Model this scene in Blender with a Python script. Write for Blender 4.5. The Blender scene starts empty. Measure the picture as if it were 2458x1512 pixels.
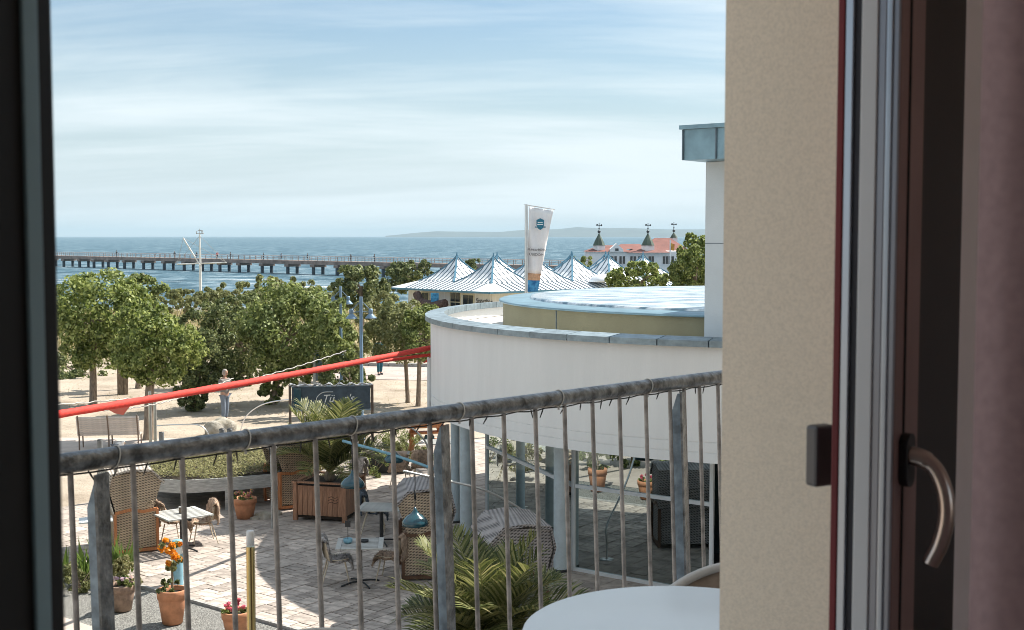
import bpy, math, random
from math import sin, cos, tan, pi, sqrt, radians, atan2, hypot
from mathutils import Vector, Matrix
random.seed(11)
SC = bpy.context.scene
COL = SC.collection
# ------------------------------------------------------------------ camera, sky, sun, exposure
FPX = 3000.0; EYE = 6.3; TH = math.atan(189 / FPX)
cam = bpy.data.objects.new('camera', bpy.data.cameras.new('camera')); COL.objects.link(cam)
cam.location = (0, 0, EYE); cam.rotation_euler = (pi / 2 - TH, 0, 0)
cam.data.sensor_width = 36; cam.data.lens = 36 * FPX / 2457.0
cam.data.clip_start = .02; cam.data.clip_end = 60000
cam.data.dof.use_dof = True; cam.data.dof.focus_distance = 12.0; cam.data.dof.aperture_fstop = 13.0
SC.camera = cam
SUN_AZ = radians(58); SUN_EL = radians(50)          # azimuth from +Y towards +X
wd = bpy.data.worlds.new('World'); SC.world = wd; wd.use_nodes = True
nt = wd.node_tree; nt.nodes.clear()
def N(t, ty, **kw):
    n = t.nodes.new(ty)
    for k, v in kw.items():
        if k.startswith('i_'): n.inputs[int(k[2:])].default_value = v
        else: setattr(n, k, v)
    return n
def ramp(t, stops, interp='LINEAR'):
    r = t.nodes.new('ShaderNodeValToRGB'); r.color_ramp.interpolation = interp
    e = r.color_ramp.elements
    while len(e) < len(stops): e.new(.5)
    for el, (p, c) in zip(e, stops):
        el.position = p; el.color = (c, c, c, 1) if isinstance(c, (int, float)) else (*c, 1)
    return r
SKY_STRENGTH = .054
sky = N(nt, 'ShaderNodeTexSky', sky_type='NISHITA', sun_disc=False, sun_elevation=SUN_EL, sun_rotation=SUN_AZ,
        air_density=1.0, dust_density=1.2, ozone_density=2.2)
bg = N(nt, 'ShaderNodeBackground'); bg.inputs[1].default_value = SKY_STRENGTH
out = N(nt, 'ShaderNodeOutputWorld')
tc = N(nt, 'ShaderNodeTexCoord')
sep = N(nt, 'ShaderNodeSeparateXYZ'); nt.links.new(tc.outputs['Generated'], sep.inputs[0])
zc = N(nt, 'ShaderNodeMath', operation='MAXIMUM', i_1=0.0); nt.links.new(sep.outputs[2], zc.inputs[0])
za = N(nt, 'ShaderNodeMath', operation='ADD', i_1=0.22); nt.links.new(zc.outputs[0], za.inputs[0])
dx = N(nt, 'ShaderNodeMath', operation='DIVIDE'); nt.links.new(sep.outputs[0], dx.inputs[0]); nt.links.new(za.outputs[0], dx.inputs[1])
dy = N(nt, 'ShaderNodeMath', operation='DIVIDE'); nt.links.new(sep.outputs[1], dy.inputs[0]); nt.links.new(za.outputs[0], dy.inputs[1])
cmb = N(nt, 'ShaderNodeCombineXYZ'); nt.links.new(dx.outputs[0], cmb.inputs[0]); nt.links.new(dy.outputs[0], cmb.inputs[1])
mp = N(nt, 'ShaderNodeMapping'); mp.inputs['Rotation'].default_value = (0, 0, radians(30)); mp.inputs['Scale'].default_value = (.34, 1.25, 1); mp.inputs['Location'].default_value = (5.7548, .2251, 0)
nt.links.new(cmb.outputs[0], mp.inputs[0])
n1 = N(nt, 'ShaderNodeTexNoise'); n1.inputs['Scale'].default_value = 1.0; n1.inputs['Detail'].default_value = 7; n1.inputs['Roughness'].default_value = .52; n1.inputs['Distortion'].default_value = .9
nt.links.new(mp.outputs[0], n1.inputs[0])
mp2 = N(nt, 'ShaderNodeMapping'); mp2.inputs['Rotation'].default_value = (0, 0, radians(26)); mp2.inputs['Scale'].default_value = (.7, 4.4, 1); mp2.inputs['Location'].default_value = (2.4753, 2.0089, 0)
nt.links.new(cmb.outputs[0], mp2.inputs[0])
n2 = N(nt, 'ShaderNodeTexNoise'); n2.inputs['Scale'].default_value = 1.3; n2.inputs['Detail'].default_value = 8; n2.inputs['Roughness'].default_value = .6; n2.inputs['Distortion'].default_value = .3
nt.links.new(mp2.outputs[0], n2.inputs[0])
r1 = ramp(nt, [(.43, 0.0), (.66, 1.0)]); nt.links.new(n1.outputs[0], r1.inputs[0])
r2 = ramp(nt, [(.42, .0), (.72, .5)]); nt.links.new(n2.outputs[0], r2.inputs[0])
mx = N(nt, 'ShaderNodeMath', operation='ADD', use_clamp=True); nt.links.new(r1.outputs[0], mx.inputs[0]); nt.links.new(r2.outputs[0], mx.inputs[1])
hz = ramp(nt, [(0.0, .95), (.05, .80), (.10, .45), (.17, .10), (1, .02)]); nt.links.new(zc.outputs[0], hz.inputs[0])     # thin veil that thickens towards the horizon
mm = N(nt, 'ShaderNodeMath', operation='MULTIPLY', i_1=.80); nt.links.new(mx.outputs[0], mm.inputs[0])
veil = N(nt, 'ShaderNodeMix', data_type='RGBA'); veil.inputs['B'].default_value = (5.2, 6.0, 6.4, 1)
tint = N(nt, 'ShaderNodeMix', data_type='RGBA', blend_type='MULTIPLY'); tint.inputs['Factor'].default_value = 1; tint.inputs['B'].default_value = (.78, .89, .90, 1)
nt.links.new(sky.outputs[0], tint.inputs['A'])
nt.links.new(hz.outputs[0], veil.inputs['Factor']); nt.links.new(tint.outputs['Result'], veil.inputs['A'])
mix = N(nt, 'ShaderNodeMix', data_type='RGBA'); mix.inputs['B'].default_value = (6.6, 7.3, 7.6, 1)
nt.links.new(mm.outputs[0], mix.inputs['Factor']); nt.links.new(veil.outputs['Result'], mix.inputs['A'])
nt.links.new(mix.outputs['Result'], bg.inputs[0]); nt.links.new(bg.outputs[0], out.inputs[0])
sl = bpy.data.lights.new('sun', 'SUN'); sl.energy = 3.35; sl.angle = radians(.5); sl.color = (1, .94, .84)
sun = bpy.data.objects.new('sun', sl); COL.objects.link(sun)
SUND = Vector((sin(SUN_AZ) * cos(SUN_EL), cos(SUN_AZ) * cos(SUN_EL), sin(SUN_EL)))
sun.rotation_euler = SUND.to_track_quat('Z', 'Y').to_euler()
SC.view_settings.view_transform = 'Standard'; SC.view_settings.look = 'None'
SC.view_settings.exposure = 1.42; SC.view_settings.gamma = 1.0; SC.view_settings.use_curve_mapping = False
SC.cycles.max_bounces = 8; SC.cycles.transparent_max_bounces = 12; SC.cycles.diffuse_bounces = 3; SC.cycles.glossy_bounces = 4
SC.cycles.filter_width = .9; SC.cycles.use_denoising = True; SC.cycles.sample_clamp_indirect = 6
# ------------------------------------------------------------------ pixel helpers (2457 x 1512 reading of the photograph)
def ray(px, py):
    cx = (px - 1228.5) / FPX; cy = (756 - py) / FPX
    return Vector((cx, cos(TH) + cy * sin(TH), -sin(TH) + cy * cos(TH)))
def G(px, py, z=0.0):
    d = ray(px, py); t = (z - EYE) / d.z
    return Vector((0, 0, EYE)) + t * d
def D(px, py, y):
    d = ray(px, py); return Vector((0, 0, EYE)) + d * (y / d.y)
# ------------------------------------------------------------------ object helpers
def link(o, parent=None):
    COL.objects.link(o)
    if parent is not None: o.parent = parent
    return o
def tag(o, label, cat, group=None):
    o['label'] = label; o['category'] = cat
    if group: o['group'] = group
    return o
def thing(name, label, cat, loc=(0, 0, 0), rz=0.0, group=None):
    o = bpy.data.objects.new(name, None); o.empty_display_size = .1; link(o)
    o.location = loc; o.rotation_euler = (0, 0, rz)
    return tag(o, label, cat, group)
def kind(o, k): o['kind'] = k; return o
def dup(root, loc, rz=None, label=None, sc=None):
    r = root.copy(); COL.objects.link(r); r.location = loc
    if rz is not None: r.rotation_euler = (0, 0, rz)
    if sc: r.scale = (sc, sc, sc)
    if label: r['label'] = label
    def kids(a, b):
        for ch in a.children:
            c = ch.copy(); COL.objects.link(c); c.parent = b; kids(ch, c)
    kids(root, r)
    return r
class MB:
    def __init__(s): s.v = []; s.f = []; s.s = []
    def add(s, vs, fs, smooth=False):
        b = len(s.v); s.v += [tuple(v) for v in vs]
        for f in fs: s.f.append(tuple(i + b for i in f)); s.s.append(smooth)
        return s
    def box(s, c, sz, rz=0.0, R=None, taper=1.0):
        hx, hy, hzz = sz[0] / 2, sz[1] / 2, sz[2] / 2
        P = []
        for z, k in ((-hzz, 1), (hzz, taper)):
            for x, y in ((-hx, -hy), (hx, -hy), (hx, hy), (-hx, hy)): P.append(Vector((x * k, y * k, z)))
        if R is None and rz: R = Matrix.Rotation(rz, 3, 'Z')
        if R is not None: P = [R @ p for p in P]
        c = Vector(c); P = [p + c for p in P]
        return s.add(P, [(3, 2, 1, 0), (4, 5, 6, 7), (0, 1, 5, 4), (1, 2, 6, 5), (2, 3, 7, 6), (3, 0, 4, 7)])
    def bar(s, a, b, w, h, up=(0, 0, 1)):
        a = Vector(a); b = Vector(b); d = (b - a); L = d.length; d.normalize()
        x = d.cross(Vector(up))
        if x.length < 1e-4: x = d.cross(Vector((1, 0, 0)))
        x.normalize(); y = x.cross(d)
        R = Matrix((d, x, y)).transposed()
        return s.box((a + b) / 2, (L, w, h), R=R)
    def tube(s, pts, r, n=8, smooth=True, closed=False):
        pts = [Vector(p) for p in pts]; m = len(pts); rings = []
        up = None
        for i, p in enumerate(pts):
            a = pts[(i - 1) % m if closed else max(i - 1, 0)]; b = pts[(i + 1) % m if closed else min(i + 1, m - 1)]
            t = (b - a).normalized()
            if up is None:
                up = Vector((0, 0, 1)) if abs(t.z) < .9 else Vector((1, 0, 0))
            x = t.cross(up).normalized(); y = x.cross(t).normalized(); up = y
            rr = r[i] if isinstance(r, (list, tuple)) else r
            rings.append([p + (x * cos(2 * pi * k / n) + y * sin(2 * pi * k / n)) * rr for k in range(n)])
        vs = [v for g in rings for v in g]; fs = []
        for i in range(m if closed else m - 1):
            j = (i + 1) % m
            for k in range(n):
                k2 = (k + 1) % n
                fs.append((i * n + k, j * n + k, j * n + k2, i * n + k2))
        s.add(vs, fs, smooth)
        if not closed:
            s.add(rings[0], [tuple(range(n))]); s.add(rings[-1], [tuple(range(n - 1, -1, -1))])
        return s
    def lathe(s, prof, n=16, c=(0, 0, 0), smooth=True, a0=0.0, a1=2 * pi, wave=None):
        full = abs(a1 - a0 - 2 * pi) < 1e-6; m = n if full else n + 1
        vs = []
        for r, z in prof:
            for k in range(m):
                a = a0 + (a1 - a0) * k / n
                rr = r * (1 + (wave(a) if wave else 0))
                vs.append((c[0] + rr * cos(a), c[1] + rr * sin(a), c[2] + z))
        fs = []
        for i in range(len(prof) - 1):
            for k in range(n):
                k2 = (k + 1) % m
                fs.append((i * m + k, i * m + k2, (i + 1) * m + k2, (i + 1) * m + k))
        return s.add(vs, fs, smooth)
    def prism(s, poly, f, d0, d1):
        """poly: 2-D outline, f(u, v, d) -> point, extruded from d0 to d1"""
        n = len(poly)
        vs = [f(u, v, d0) for u, v in poly] + [f(u, v, d1) for u, v in poly]
        fs = [tuple(range(n - 1, -1, -1)), tuple(range(n, 2 * n))] + [(i, (i + 1) % n, n + (i + 1) % n, n + i) for i in range(n)]
        return s.add(vs, fs)
    def mesh(s, name, mat):
        me = bpy.data.meshes.new(name); me.from_pydata(s.v, [], s.f); me.update()
        me.polygons.foreach_set('use_smooth', s.s)
        me.materials.append(mat); return me
    def build(s, name, mat, parent=None, loc=None, rz=None, bevel=0.0):
        o = bpy.data.objects.new(name, s.mesh(name, mat)); link(o, parent)
        if loc is not None: o.location = loc
        if rz is not None: o.rotation_euler = (0, 0, rz)
        if bevel:
            b = o.modifiers.new('bevel', 'BEVEL'); b.width = bevel; b.segments = 2; b.limit_method = 'ANGLE'
        return o
def inst(mesh, name, parent=None, loc=(0, 0, 0), rot=(0, 0, 0), sc=(1, 1, 1)):
    o = bpy.data.objects.new(name, mesh); link(o, parent); o.location = loc; o.rotation_euler = rot; o.scale = sc
    return o
def curve(pts, n=8):
    """Catmull-Rom through points"""
    P = [Vector(p) for p in pts]; P = [P[0] * 2 - P[1]] + P + [P[-1] * 2 - P[-2]]; o = []
    for i in range(1, len(P) - 2):
        for k in range(n):
            t = k / n
            o.append(.5 * ((2 * P[i]) + (P[i + 1] - P[i - 1]) * t + (2 * P[i - 1] - 5 * P[i] + 4 * P[i + 1] - P[i + 2]) * t * t + (3 * P[i] - P[i - 1] - 3 * P[i + 1] + P[i + 2]) * t ** 3))
    o.append(P[-2]); return o
# ------------------------------------------------------------------ materials
def mat(name, col, rough=.7, metal=0.0, var=.18, scale=4.0, bump=0.0, bscale=30.0, col2=None, spec=.5, stretch=(1, 1, 1), rnd=0.0, det=5, coat=0.0, lo=.35, hi=.65, bdist=.02):
    m = bpy.data.materials.new(name); m.use_nodes = True; t = m.node_tree; b = t.nodes['Principled BSDF']
    b.inputs['Roughness'].default_value = rough; b.inputs['Metallic'].default_value = metal
    b.inputs['Specular IOR Level'].default_value = spec; b.inputs['Coat Weight'].default_value = coat
    tc = N(t, 'ShaderNodeTexCoord'); mpn = N(t, 'ShaderNodeMapping'); mpn.inputs['Scale'].default_value = stretch
    t.links.new(tc.outputs['Object'], mpn.inputs[0])
    nz = N(t, 'ShaderNodeTexNoise'); nz.inputs['Scale'].default_value = scale; nz.inputs['Detail'].default_value = det; nz.inputs['Roughness'].default_value = .6
    t.links.new(mpn.outputs[0], nz.inputs[0])
    c1 = tuple(max(0, c * (1 - var)) for c in col); c2 = col2 if col2 else tuple(min(1, c * (1 + var)) for c in col)
    rp = ramp(t, [(lo, c1), (hi, c2)]); t.links.new(nz.outputs[0], rp.inputs[0])
    src = rp.outputs[0]
    if rnd:
        oi = N(t, 'ShaderNodeObjectInfo'); mr = N(t, 'ShaderNodeMapRange'); mr.inputs[3].default_value = 1 - rnd; mr.inputs[4].default_value = 1 + rnd
        t.links.new(oi.outputs['Random'], mr.inputs[0])
        vm = N(t, 'ShaderNodeVectorMath', operation='SCALE'); t.links.new(src, vm.inputs[0]); t.links.new(mr.outputs[0], vm.inputs['Scale']); src = vm.outputs[0]
    t.links.new(src, b.inputs['Base Color'])
    if bump:
        n2 = N(t, 'ShaderNodeTexNoise'); n2.inputs['Scale'].default_value = bscale; n2.inputs['Detail'].default_value = 4
        t.links.new(mpn.outputs[0], n2.inputs[0])
        bp = N(t, 'ShaderNodeBump'); bp.inputs['Strength'].default_value = bump; bp.inputs['Distance'].default_value = bdist
        t.links.new(n2.outputs[0], bp.inputs['Height']); t.links.new(bp.outputs[0], b.inputs['Normal'])
    return m
def leafmat(name, cols, trans=.45, rough=.45):
    m = bpy.data.materials.new(name); m.use_nodes = True; t = m.node_tree; t.nodes.clear()
    o = N(t, 'ShaderNodeOutputMaterial'); g = N(t, 'ShaderNodeNewGeometry')
    rp = ramp(t, [(i / (len(cols) - 1), c) for i, c in enumerate(cols)]); t.links.new(g.outputs['Random Per Island'], rp.inputs[0])
    p = N(t, 'ShaderNodeBsdfPrincipled'); p.inputs['Roughness'].default_value = rough; p.inputs['Specular IOR Level'].default_value = .3
    t.links.new(rp.outputs[0], p.inputs['Base Color'])
    tr = N(t, 'ShaderNodeBsdfTranslucent'); hs = N(t, 'ShaderNodeHueSaturation'); hs.inputs['Value'].default_value = 1.5; hs.inputs['Hue'].default_value = .485; hs.inputs['Saturation'].default_value = 1.05
    t.links.new(rp.outputs[0], hs.inputs['Color']); t.links.new(hs.outputs[0], tr.inputs[0])
    mxn = N(t, 'ShaderNodeMixShader', i_0=trans); t.links.new(p.outputs[0], mxn.inputs[1]); t.links.new(tr.outputs[0], mxn.inputs[2]); t.links.new(mxn.outputs[0], o.inputs[0])
    return m
def wicker(name, c_hi, c_lo, k=55.0):
    m = bpy.data.materials.new(name); m.use_nodes = True; t = m.node_tree; b = t.nodes['Principled BSDF']; b.inputs['Roughness'].default_value = .65
    tc = N(t, 'ShaderNodeTexCoord'); sp = N(t, 'ShaderNodeSeparateXYZ'); t.links.new(tc.outputs['Object'], sp.inputs[0])
    def mth(op, a, c):
        n = N(t, 'ShaderNodeMath', operation=op)
        for i, q in enumerate((a, c)):
            if q is None: continue
            if isinstance(q, (int, float)): n.inputs[i].default_value = q
            else: t.links.new(q, n.inputs[i])
        return n.outputs[0]
    u = mth('ADD', sp.outputs[0], sp.outputs[1]); w = mth('SUBTRACT', sp.outputs[0], sp.outputs[1]); w = mth('MULTIPLY', w, .35); v = mth('ADD', sp.outputs[2], w)
    su = mth('SINE', mth('MULTIPLY', u, k), None); sv = mth('SINE', mth('MULTIPLY', v, k * 2.2), None)
    pr = mth('MULTIPLY', su, sv); ab = mth('MULTIPLY_ADD', pr, .5); ab.node.inputs[2].default_value = .5
    rp = ramp(t, [(.12, c_lo), (.55, c_hi)]); t.links.new(ab, rp.inputs[0])
    nz = N(t, 'ShaderNodeTexNoise'); nz.inputs['Scale'].default_value = 3.0; nz.inputs['Detail'].default_value = 4; t.links.new(tc.outputs['Object'], nz.inputs[0])
    r2 = ramp(t, [(.3, .75), (.7, 1.15)]); t.links.new(nz.outputs[0], r2.inputs[0])
    mu = N(t, 'ShaderNodeMix', data_type='RGBA', blend_type='MULTIPLY'); mu.inputs['Factor'].default_value = 1
    t.links.new(rp.outputs[0], mu.inputs['A']); t.links.new(r2.outputs[0], mu.inputs['B']); t.links.new(mu.outputs['Result'], b.inputs['Base Color'])
    bp = N(t, 'ShaderNodeBump'); bp.inputs['Strength'].default_value = .9; bp.inputs['Distance'].default_value = .012
    t.links.new(ab, bp.inputs['Height']); t.links.new(bp.outputs[0], b.inputs['Normal'])
    return m
MT = {}
MT['plaster_beige'] = mat('beige_plaster', (.86, .735, .59), .9, var=.09, scale=260, bump=.7, bscale=520, bdist=.0014, det=8, lo=.3, hi=.6)
MT['plaster_white'] = mat('white_plaster', (.76, .765, .76), .85, var=.03, scale=2.4, bump=.25, bscale=60, stretch=(1.3, 1.3, .16), det=7)
MT['plaster_room'] = mat('room_plaster', (.80, .70, .68), .9, var=.06)
MT['floor_wood'] = mat('room_floor', (.16, .09, .05), .5, var=.2, stretch=(1, 8, 1))
MT['olive'] = mat('olive_render', (.30, .275, .175), .9, var=.07, scale=1.4, bump=.3, bscale=50)
MT['zinc'] = mat('weathered_zinc', (.22, .34, .40), .42, .55, var=.16, scale=2.5, bump=.12, bscale=14)
MT['zinc_sheet'] = mat('rippled_zinc_painted_glints', (.22, .34, .42), .25, .45, var=.2, scale=2.6, bump=.6, bscale=4.5, stretch=(.40, 1.5, 1), bdist=.05, col2=(.86, .90, .92), lo=.42, hi=.58, det=9)  # pale and dark-blue streaks are painted in, imitating reflection glints on the sheet
MT['galv_bar'] = mat('dull_galvanised_bar', (.27, .25, .24), .55, .2, var=.35, scale=22, bump=.2, bscale=70)
MT['galv'] = mat('galvanised_steel', (.15, .155, .16), .30, .75, var=.6, scale=26, bump=.25, bscale=80, det=6)
MT['galv_post'] = mat('galvanised_flat_bar', (.22, .28, .34), .5, .3, var=.35, scale=18, bump=.15, bscale=60, det=6)
MT['bronze'] = mat('warm_nickel', (.55, .46, .42), .28, .9, var=.08)
MT['steel'] = mat('brushed_steel', (.62, .63, .63), .3, .9, var=.08)
MT['darksteel'] = mat('dark_painted_steel', (.035, .037, .04), .5, .3)
MT['black'] = mat('black_plastic', (.012, .012, .013), .55, var=.1)
MT['ziptie'] = mat('pale_zip_tie', (.42, .40, .37), .5)
MT['brass'] = mat('polished_brass', (.60, .47, .22), .14, 1.0, var=.12, scale=9)
MT['frame_brown'] = mat('mauve_brown_frame_paint', (.30, .18, .165), .5, var=.12, scale=6)
MT['frame_black'] = mat('black_frame_paint', (.0015, .0015, .002), .7, var=.1)
MT['red_rubber'] = mat('dark_red_seal', (.20, .025, .03), .6)
MT['grey_rubber'] = mat('dark_grey_seal', (.03, .03, .04), .6)
MT['pvc_white'] = mat('white_pvc', (.75, .75, .76), .4, var=.03)
MT['alu'] = mat('grey_aluminium', (.36, .37, .42), .35, .7, var=.06)
MT['alu_blue'] = mat('pale_aluminium', (.55, .60, .68), .3, .7, var=.06)
MT['curtain'] = mat('mauve_curtain', (.46, .36, .37), .9, var=.1, scale=2, bump=.3, bscale=200)
def sheer(name, col):
    m = bpy.data.materials.new(name); m.use_nodes = True; t = m.node_tree; t.nodes.clear(); o = N(t, 'ShaderNodeOutputMaterial')
    tc = N(t, 'ShaderNodeTexCoord'); nz = N(t, 'ShaderNodeTexNoise'); nz.inputs['Scale'].default_value = 120; t.links.new(tc.outputs['Object'], nz.inputs[0]); rp = ramp(t, [(.3, tuple(c * .85 for c in col)), (.7, col)]); t.links.new(nz.outputs[0], rp.inputs[0])
    d = N(t, 'ShaderNodeBsdfDiffuse'); tr = N(t, 'ShaderNodeBsdfTranslucent'); mx_ = N(t, 'ShaderNodeMixShader', i_0=.6)
    for q in (d, tr): t.links.new(rp.outputs[0], q.inputs[0])
    t.links.new(d.outputs[0], mx_.inputs[1]); t.links.new(tr.outputs[0], mx_.inputs[2]); t.links.new(mx_.outputs[0], o.inputs[0]); return m
MT['curtain'] = sheer('mauve_sheer_curtain', (.52, .36, .36))
MT['dark_curtain'] = mat('charcoal_curtain', (.018, .016, .014), .95, var=.3, scale=3)
MT['table_white'] = mat('white_table_laminate', (.72, .75, .77), .35, var=.02)
MT['rattan_grey'] = mat('grey_moulded_plastic', (.48, .46, .44), .5)
MT['column'] = mat('pale_blue_column_paint', (.52, .60, .64), .5, var=.08, scale=8, bump=.1)
MT['win_white'] = mat('white_window_frame', (.70, .73, .75), .4, var=.03)
MT['red_sail'] = mat('red_awning_cloth', (.62, .045, .03), .75, var=.22, scale=14, bump=.4, bscale=60, stretch=(1, 1, 3))
MT['red_sheer'] = mat('faded_red_cloth', (.60, .16, .12), .8, var=.1)
MT['mast_white'] = mat('white_mast_paint', (.70, .70, .70), .4, var=.05)
MT['terracotta'] = mat('terracotta', (.52, .24, .13), .85, var=.16, scale=7, bump=.15, bscale=40)
MT['terracotta_old'] = mat('weathered_terracotta', (.30, .21, .16), .9, var=.28, scale=9, bump=.2, bscale=40)
MT['soil'] = mat('potting_soil', (.035, .025, .018), .95, bump=.6)
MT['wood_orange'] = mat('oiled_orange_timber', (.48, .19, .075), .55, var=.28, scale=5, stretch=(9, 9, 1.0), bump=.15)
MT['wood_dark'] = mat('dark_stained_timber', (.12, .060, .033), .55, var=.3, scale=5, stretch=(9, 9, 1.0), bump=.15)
MT['wood_planter'] = mat('reddish_planter_boards', (.36, .19, .115), .7, var=.28, scale=4, stretch=(12, 12, 1.2), bump=.25, rnd=.14)
MT['wood_grey'] = mat('silvered_timber', (.40, .41, .40), .8, var=.25, scale=4, stretch=(1.5, 1.5, 9), bump=.3, rnd=.12)
MT['slat_pale'] = mat('pale_limed_slats', (.42, .42, .40), .7, var=.16, scale=6, stretch=(2, 9, 2), rnd=.08)
MT['bench_slat'] = mat('weathered_bench_slats', (.52, .47, .43), .75, var=.18, scale=5, stretch=(2, 9, 9), rnd=.08)
MT['wicker'] = wicker('natural_wicker', (.50, .39, .28), (.06, .04, .025))
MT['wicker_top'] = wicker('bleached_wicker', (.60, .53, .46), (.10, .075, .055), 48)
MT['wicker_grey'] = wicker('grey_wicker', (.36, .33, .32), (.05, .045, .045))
MT['cushion'] = mat('slate_cushion_cloth', (.10, .13, .16), .9, var=.15)
MT['teal_enamel'] = mat('teal_enamel', (.010, .062, .085), .22, .0, var=.1, coat=.5)
MT['blue_paint'] = mat('faded_blue_paint', (.20, .40, .50), .5, var=.14, scale=8)
MT['lamp_blue'] = mat('blue_grey_lamp_paint', (.17, .26, .36), .4, .2, var=.1)
MT['chalk_board'] = mat('slate_blue_board', (.050, .072, .095), .6, var=.25, scale=6)
MT['chalk'] = mat('chalk_white', (.75, .75, .73), .9, var=.05)
MT['post_brown'] = mat('brown_grey_timber_post', (.15, .11, .085), .8, var=.25, stretch=(6, 6, 1))
MT['bark'] = mat('grey_brown_bark', (.23, .18, .135), .9, var=.35, scale=7, bump=.7, bscale=18, stretch=(2.5, 2.5, .7), bdist=.03)
MT['stone'] = mat('mossy_granite', (.36, .32, .24), .9, var=.25, scale=4, bump=.6, bscale=12, col2=(.44, .41, .36), bdist=.05)
MT['steel_grey'] = mat('slate_grey_bollard', (.16, .17, .18), .5, .2)
MT['fur_brown'] = mat('brown_sheepskin', (.36, .26, .19), .95, var=.45, scale=14, rnd=.1)
MT['fur_grey'] = mat('grey_sheepskin', (.30, .28, .27), .95, var=.5, scale=14)
MT['fur_dark'] = mat('blue_black_sheepskin', (.06, .075, .095), .95, var=.5, scale=14)
MT['chair_shell'] = mat('cream_chair_shell', (.58, .50, .38), .5, var=.06)
MT['concrete'] = mat('pier_concrete', (.25, .19, .165), .85, var=.3, scale=.5)
MT['pile'] = mat('dark_pier_piles', (.055, .075, .095), .7, var=.3, scale=.8)
MT['roof_red'] = mat('red_clay_roof', (.20, .082, .068), .85, var=.18, scale=.6, bump=.3, bscale=6)
MT['roof_green'] = mat('green_copper_spire', (.055, .085, .06), .6, var=.25, scale=.8)
MT['villa_white'] = mat('white_boarding', (.80, .77, .77), .8, var=.04)
MT['glass_dark'] = mat('dark_window_glass', (.03, .04, .05), .12, var=.2)
MT['tent_roof'] = mat('white_standing_seam_roof', (.80, .83, .86), .40, .15, var=.07, scale=1.2)
MT['tent_seam'] = mat('dark_roof_seam', (.11, .16, .20), .5)
MT['tent_blue'] = mat('blue_flashing', (.085, .21, .30), .45, .2, var=.15)
MT['hut_wall'] = mat('pale_cladding', (.78, .75, .73), .8, var=.10, scale=2, stretch=(12, 12, .4))
MT['hut_cream'] = mat('cream_window_frame', (.66, .60, .44), .6)
MT['flag_cloth'] = mat('white_flag_cloth', (.80, .79, .80), .8, var=.04)
MT['flag_blue'] = mat('printed_blue', (.02, .20, .50), .8, var=.35, scale=6, col2=(.10, .42, .72))
MT['flag_sand'] = mat('printed_sand_orange', (.60, .36, .22), .8, var=.25, scale=8)
MT['print_teal'] = mat('printed_teal', (.03, .17, .25), .8, var=.3, scale=20)
MT['print_black'] = mat('printed_black', (.02, .02, .025), .8)
MT['skin'] = mat('skin', (.45, .26, .19), .6, var=.06)
MT['hair_grey'] = mat('grey_hair', (.34, .30, .28), .8, bump=.5)
MT['hair_dark'] = mat('dark_hair', (.05, .04, .035), .8, bump=.5)
MT['jacket_pale'] = mat('pale_grey_jacket', (.20, .185, .18), .9, var=.12)
MT['jeans_pale'] = mat('washed_blue_jeans', (.17, .205, .26), .9, var=.12)
MT['jacket_teal'] = mat('teal_jacket', (.02, .11, .15), .9, var=.2)
MT['jeans_dark'] = mat('dark_trousers', (.035, .05, .06), .9, var=.2)
MT['shoe'] = mat('dark_shoe', (.03, .03, .03), .6)
MT['feather_white'] = mat('white_feathers', (.75, .75, .74), .9, var=.05)
MT['feather_grey'] = mat('grey_feathers', (.22, .24, .28), .9, var=.1)
MT['beak'] = mat('orange_beak', (.65, .28, .04), .5)
MT['paver'] = mat('grey_pink_paver', (.40, .345, .305), .9, var=.30, scale=6, bump=.5, bscale=45, rnd=.27)
MT['paver_far'] = mat('pale_pink_paving', (.46, .39, .345), .9, var=.16, scale=1.5, bump=.3, bscale=30)
MT['gravel'] = mat('grey_gravel', (.19, .187, .175), .95, var=.7, scale=38, bump=1.0, bscale=45, det=3)
MT['kerb'] = mat('granite_kerb', (.34, .33, .32), .9, var=.2, scale=9)
MT['leaf_lime'] = leafmat('lime_tree_leaves', [(.05, .078, .016), (.13, .18, .04), (.40, .45, .17), (.09, .125, .03)], .38, .5)  # lime, ivy and mid ramps: bright third stop paints sunlit sparkle on some leaves
MT['leaf_dark'] = leafmat('dark_ivy_leaves', [(.028, .046, .014), (.075, .105, .03), (.28, .31, .14), (.05, .07, .022)], .3, .5)
MT['leaf_mid'] = leafmat('mid_green_leaves', [(.045, .068, .016), (.13, .175, .045), (.38, .43, .18), (.09, .12, .03)], .36, .5)
MT['leaf_olive'] = leafmat('grey_olive_leaves', [(.09, .11, .040), (.19, .21, .085), (.31, .32, .16), (.13, .145, .05)], .35, .6)
MT['leaf_palm'] = leafmat('palm_leaflets', [(.05, .07, .022), (.125, .145, .045), (.34, .33, .15), (.085, .105, .03)], .28, .5)
MT['leaf_iris'] = leafmat('iris_blades', [(.04, .085, .02), (.09, .15, .035), (.16, .22, .06)], .35, .4)
MT['herb'] = leafmat('herb_leaves', [(.11, .115, .04), (.20, .20, .08), (.36, .34, .17), (.15, .145, .06)], .35, .6)
MT['grass_dune'] = leafmat('dune_grass', [(.22, .19, .085), (.34, .28, .15), (.20, .20, .075), (.42, .36, .21)], .35, .6)
MT['petal_pink'] = leafmat('pink_petals', [(.55, .10, .18), (.75, .28, .36), (.62, .16, .12)], .4)
MT['petal_orange'] = leafmat('orange_petals', [(.62, .25, .02), (.75, .38, .04), (.55, .20, .02)], .4)
MT['petal_lilac'] = leafmat('lilac_petals', [(.58, .44, .60), (.72, .62, .70), (.70, .60, .22)], .4)
MT['petal_mix'] = leafmat('mixed_petals', [(.60, .16, .26), (.66, .30, .40), (.62, .55, .08), (.10, .22, .36)], .4)
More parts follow.
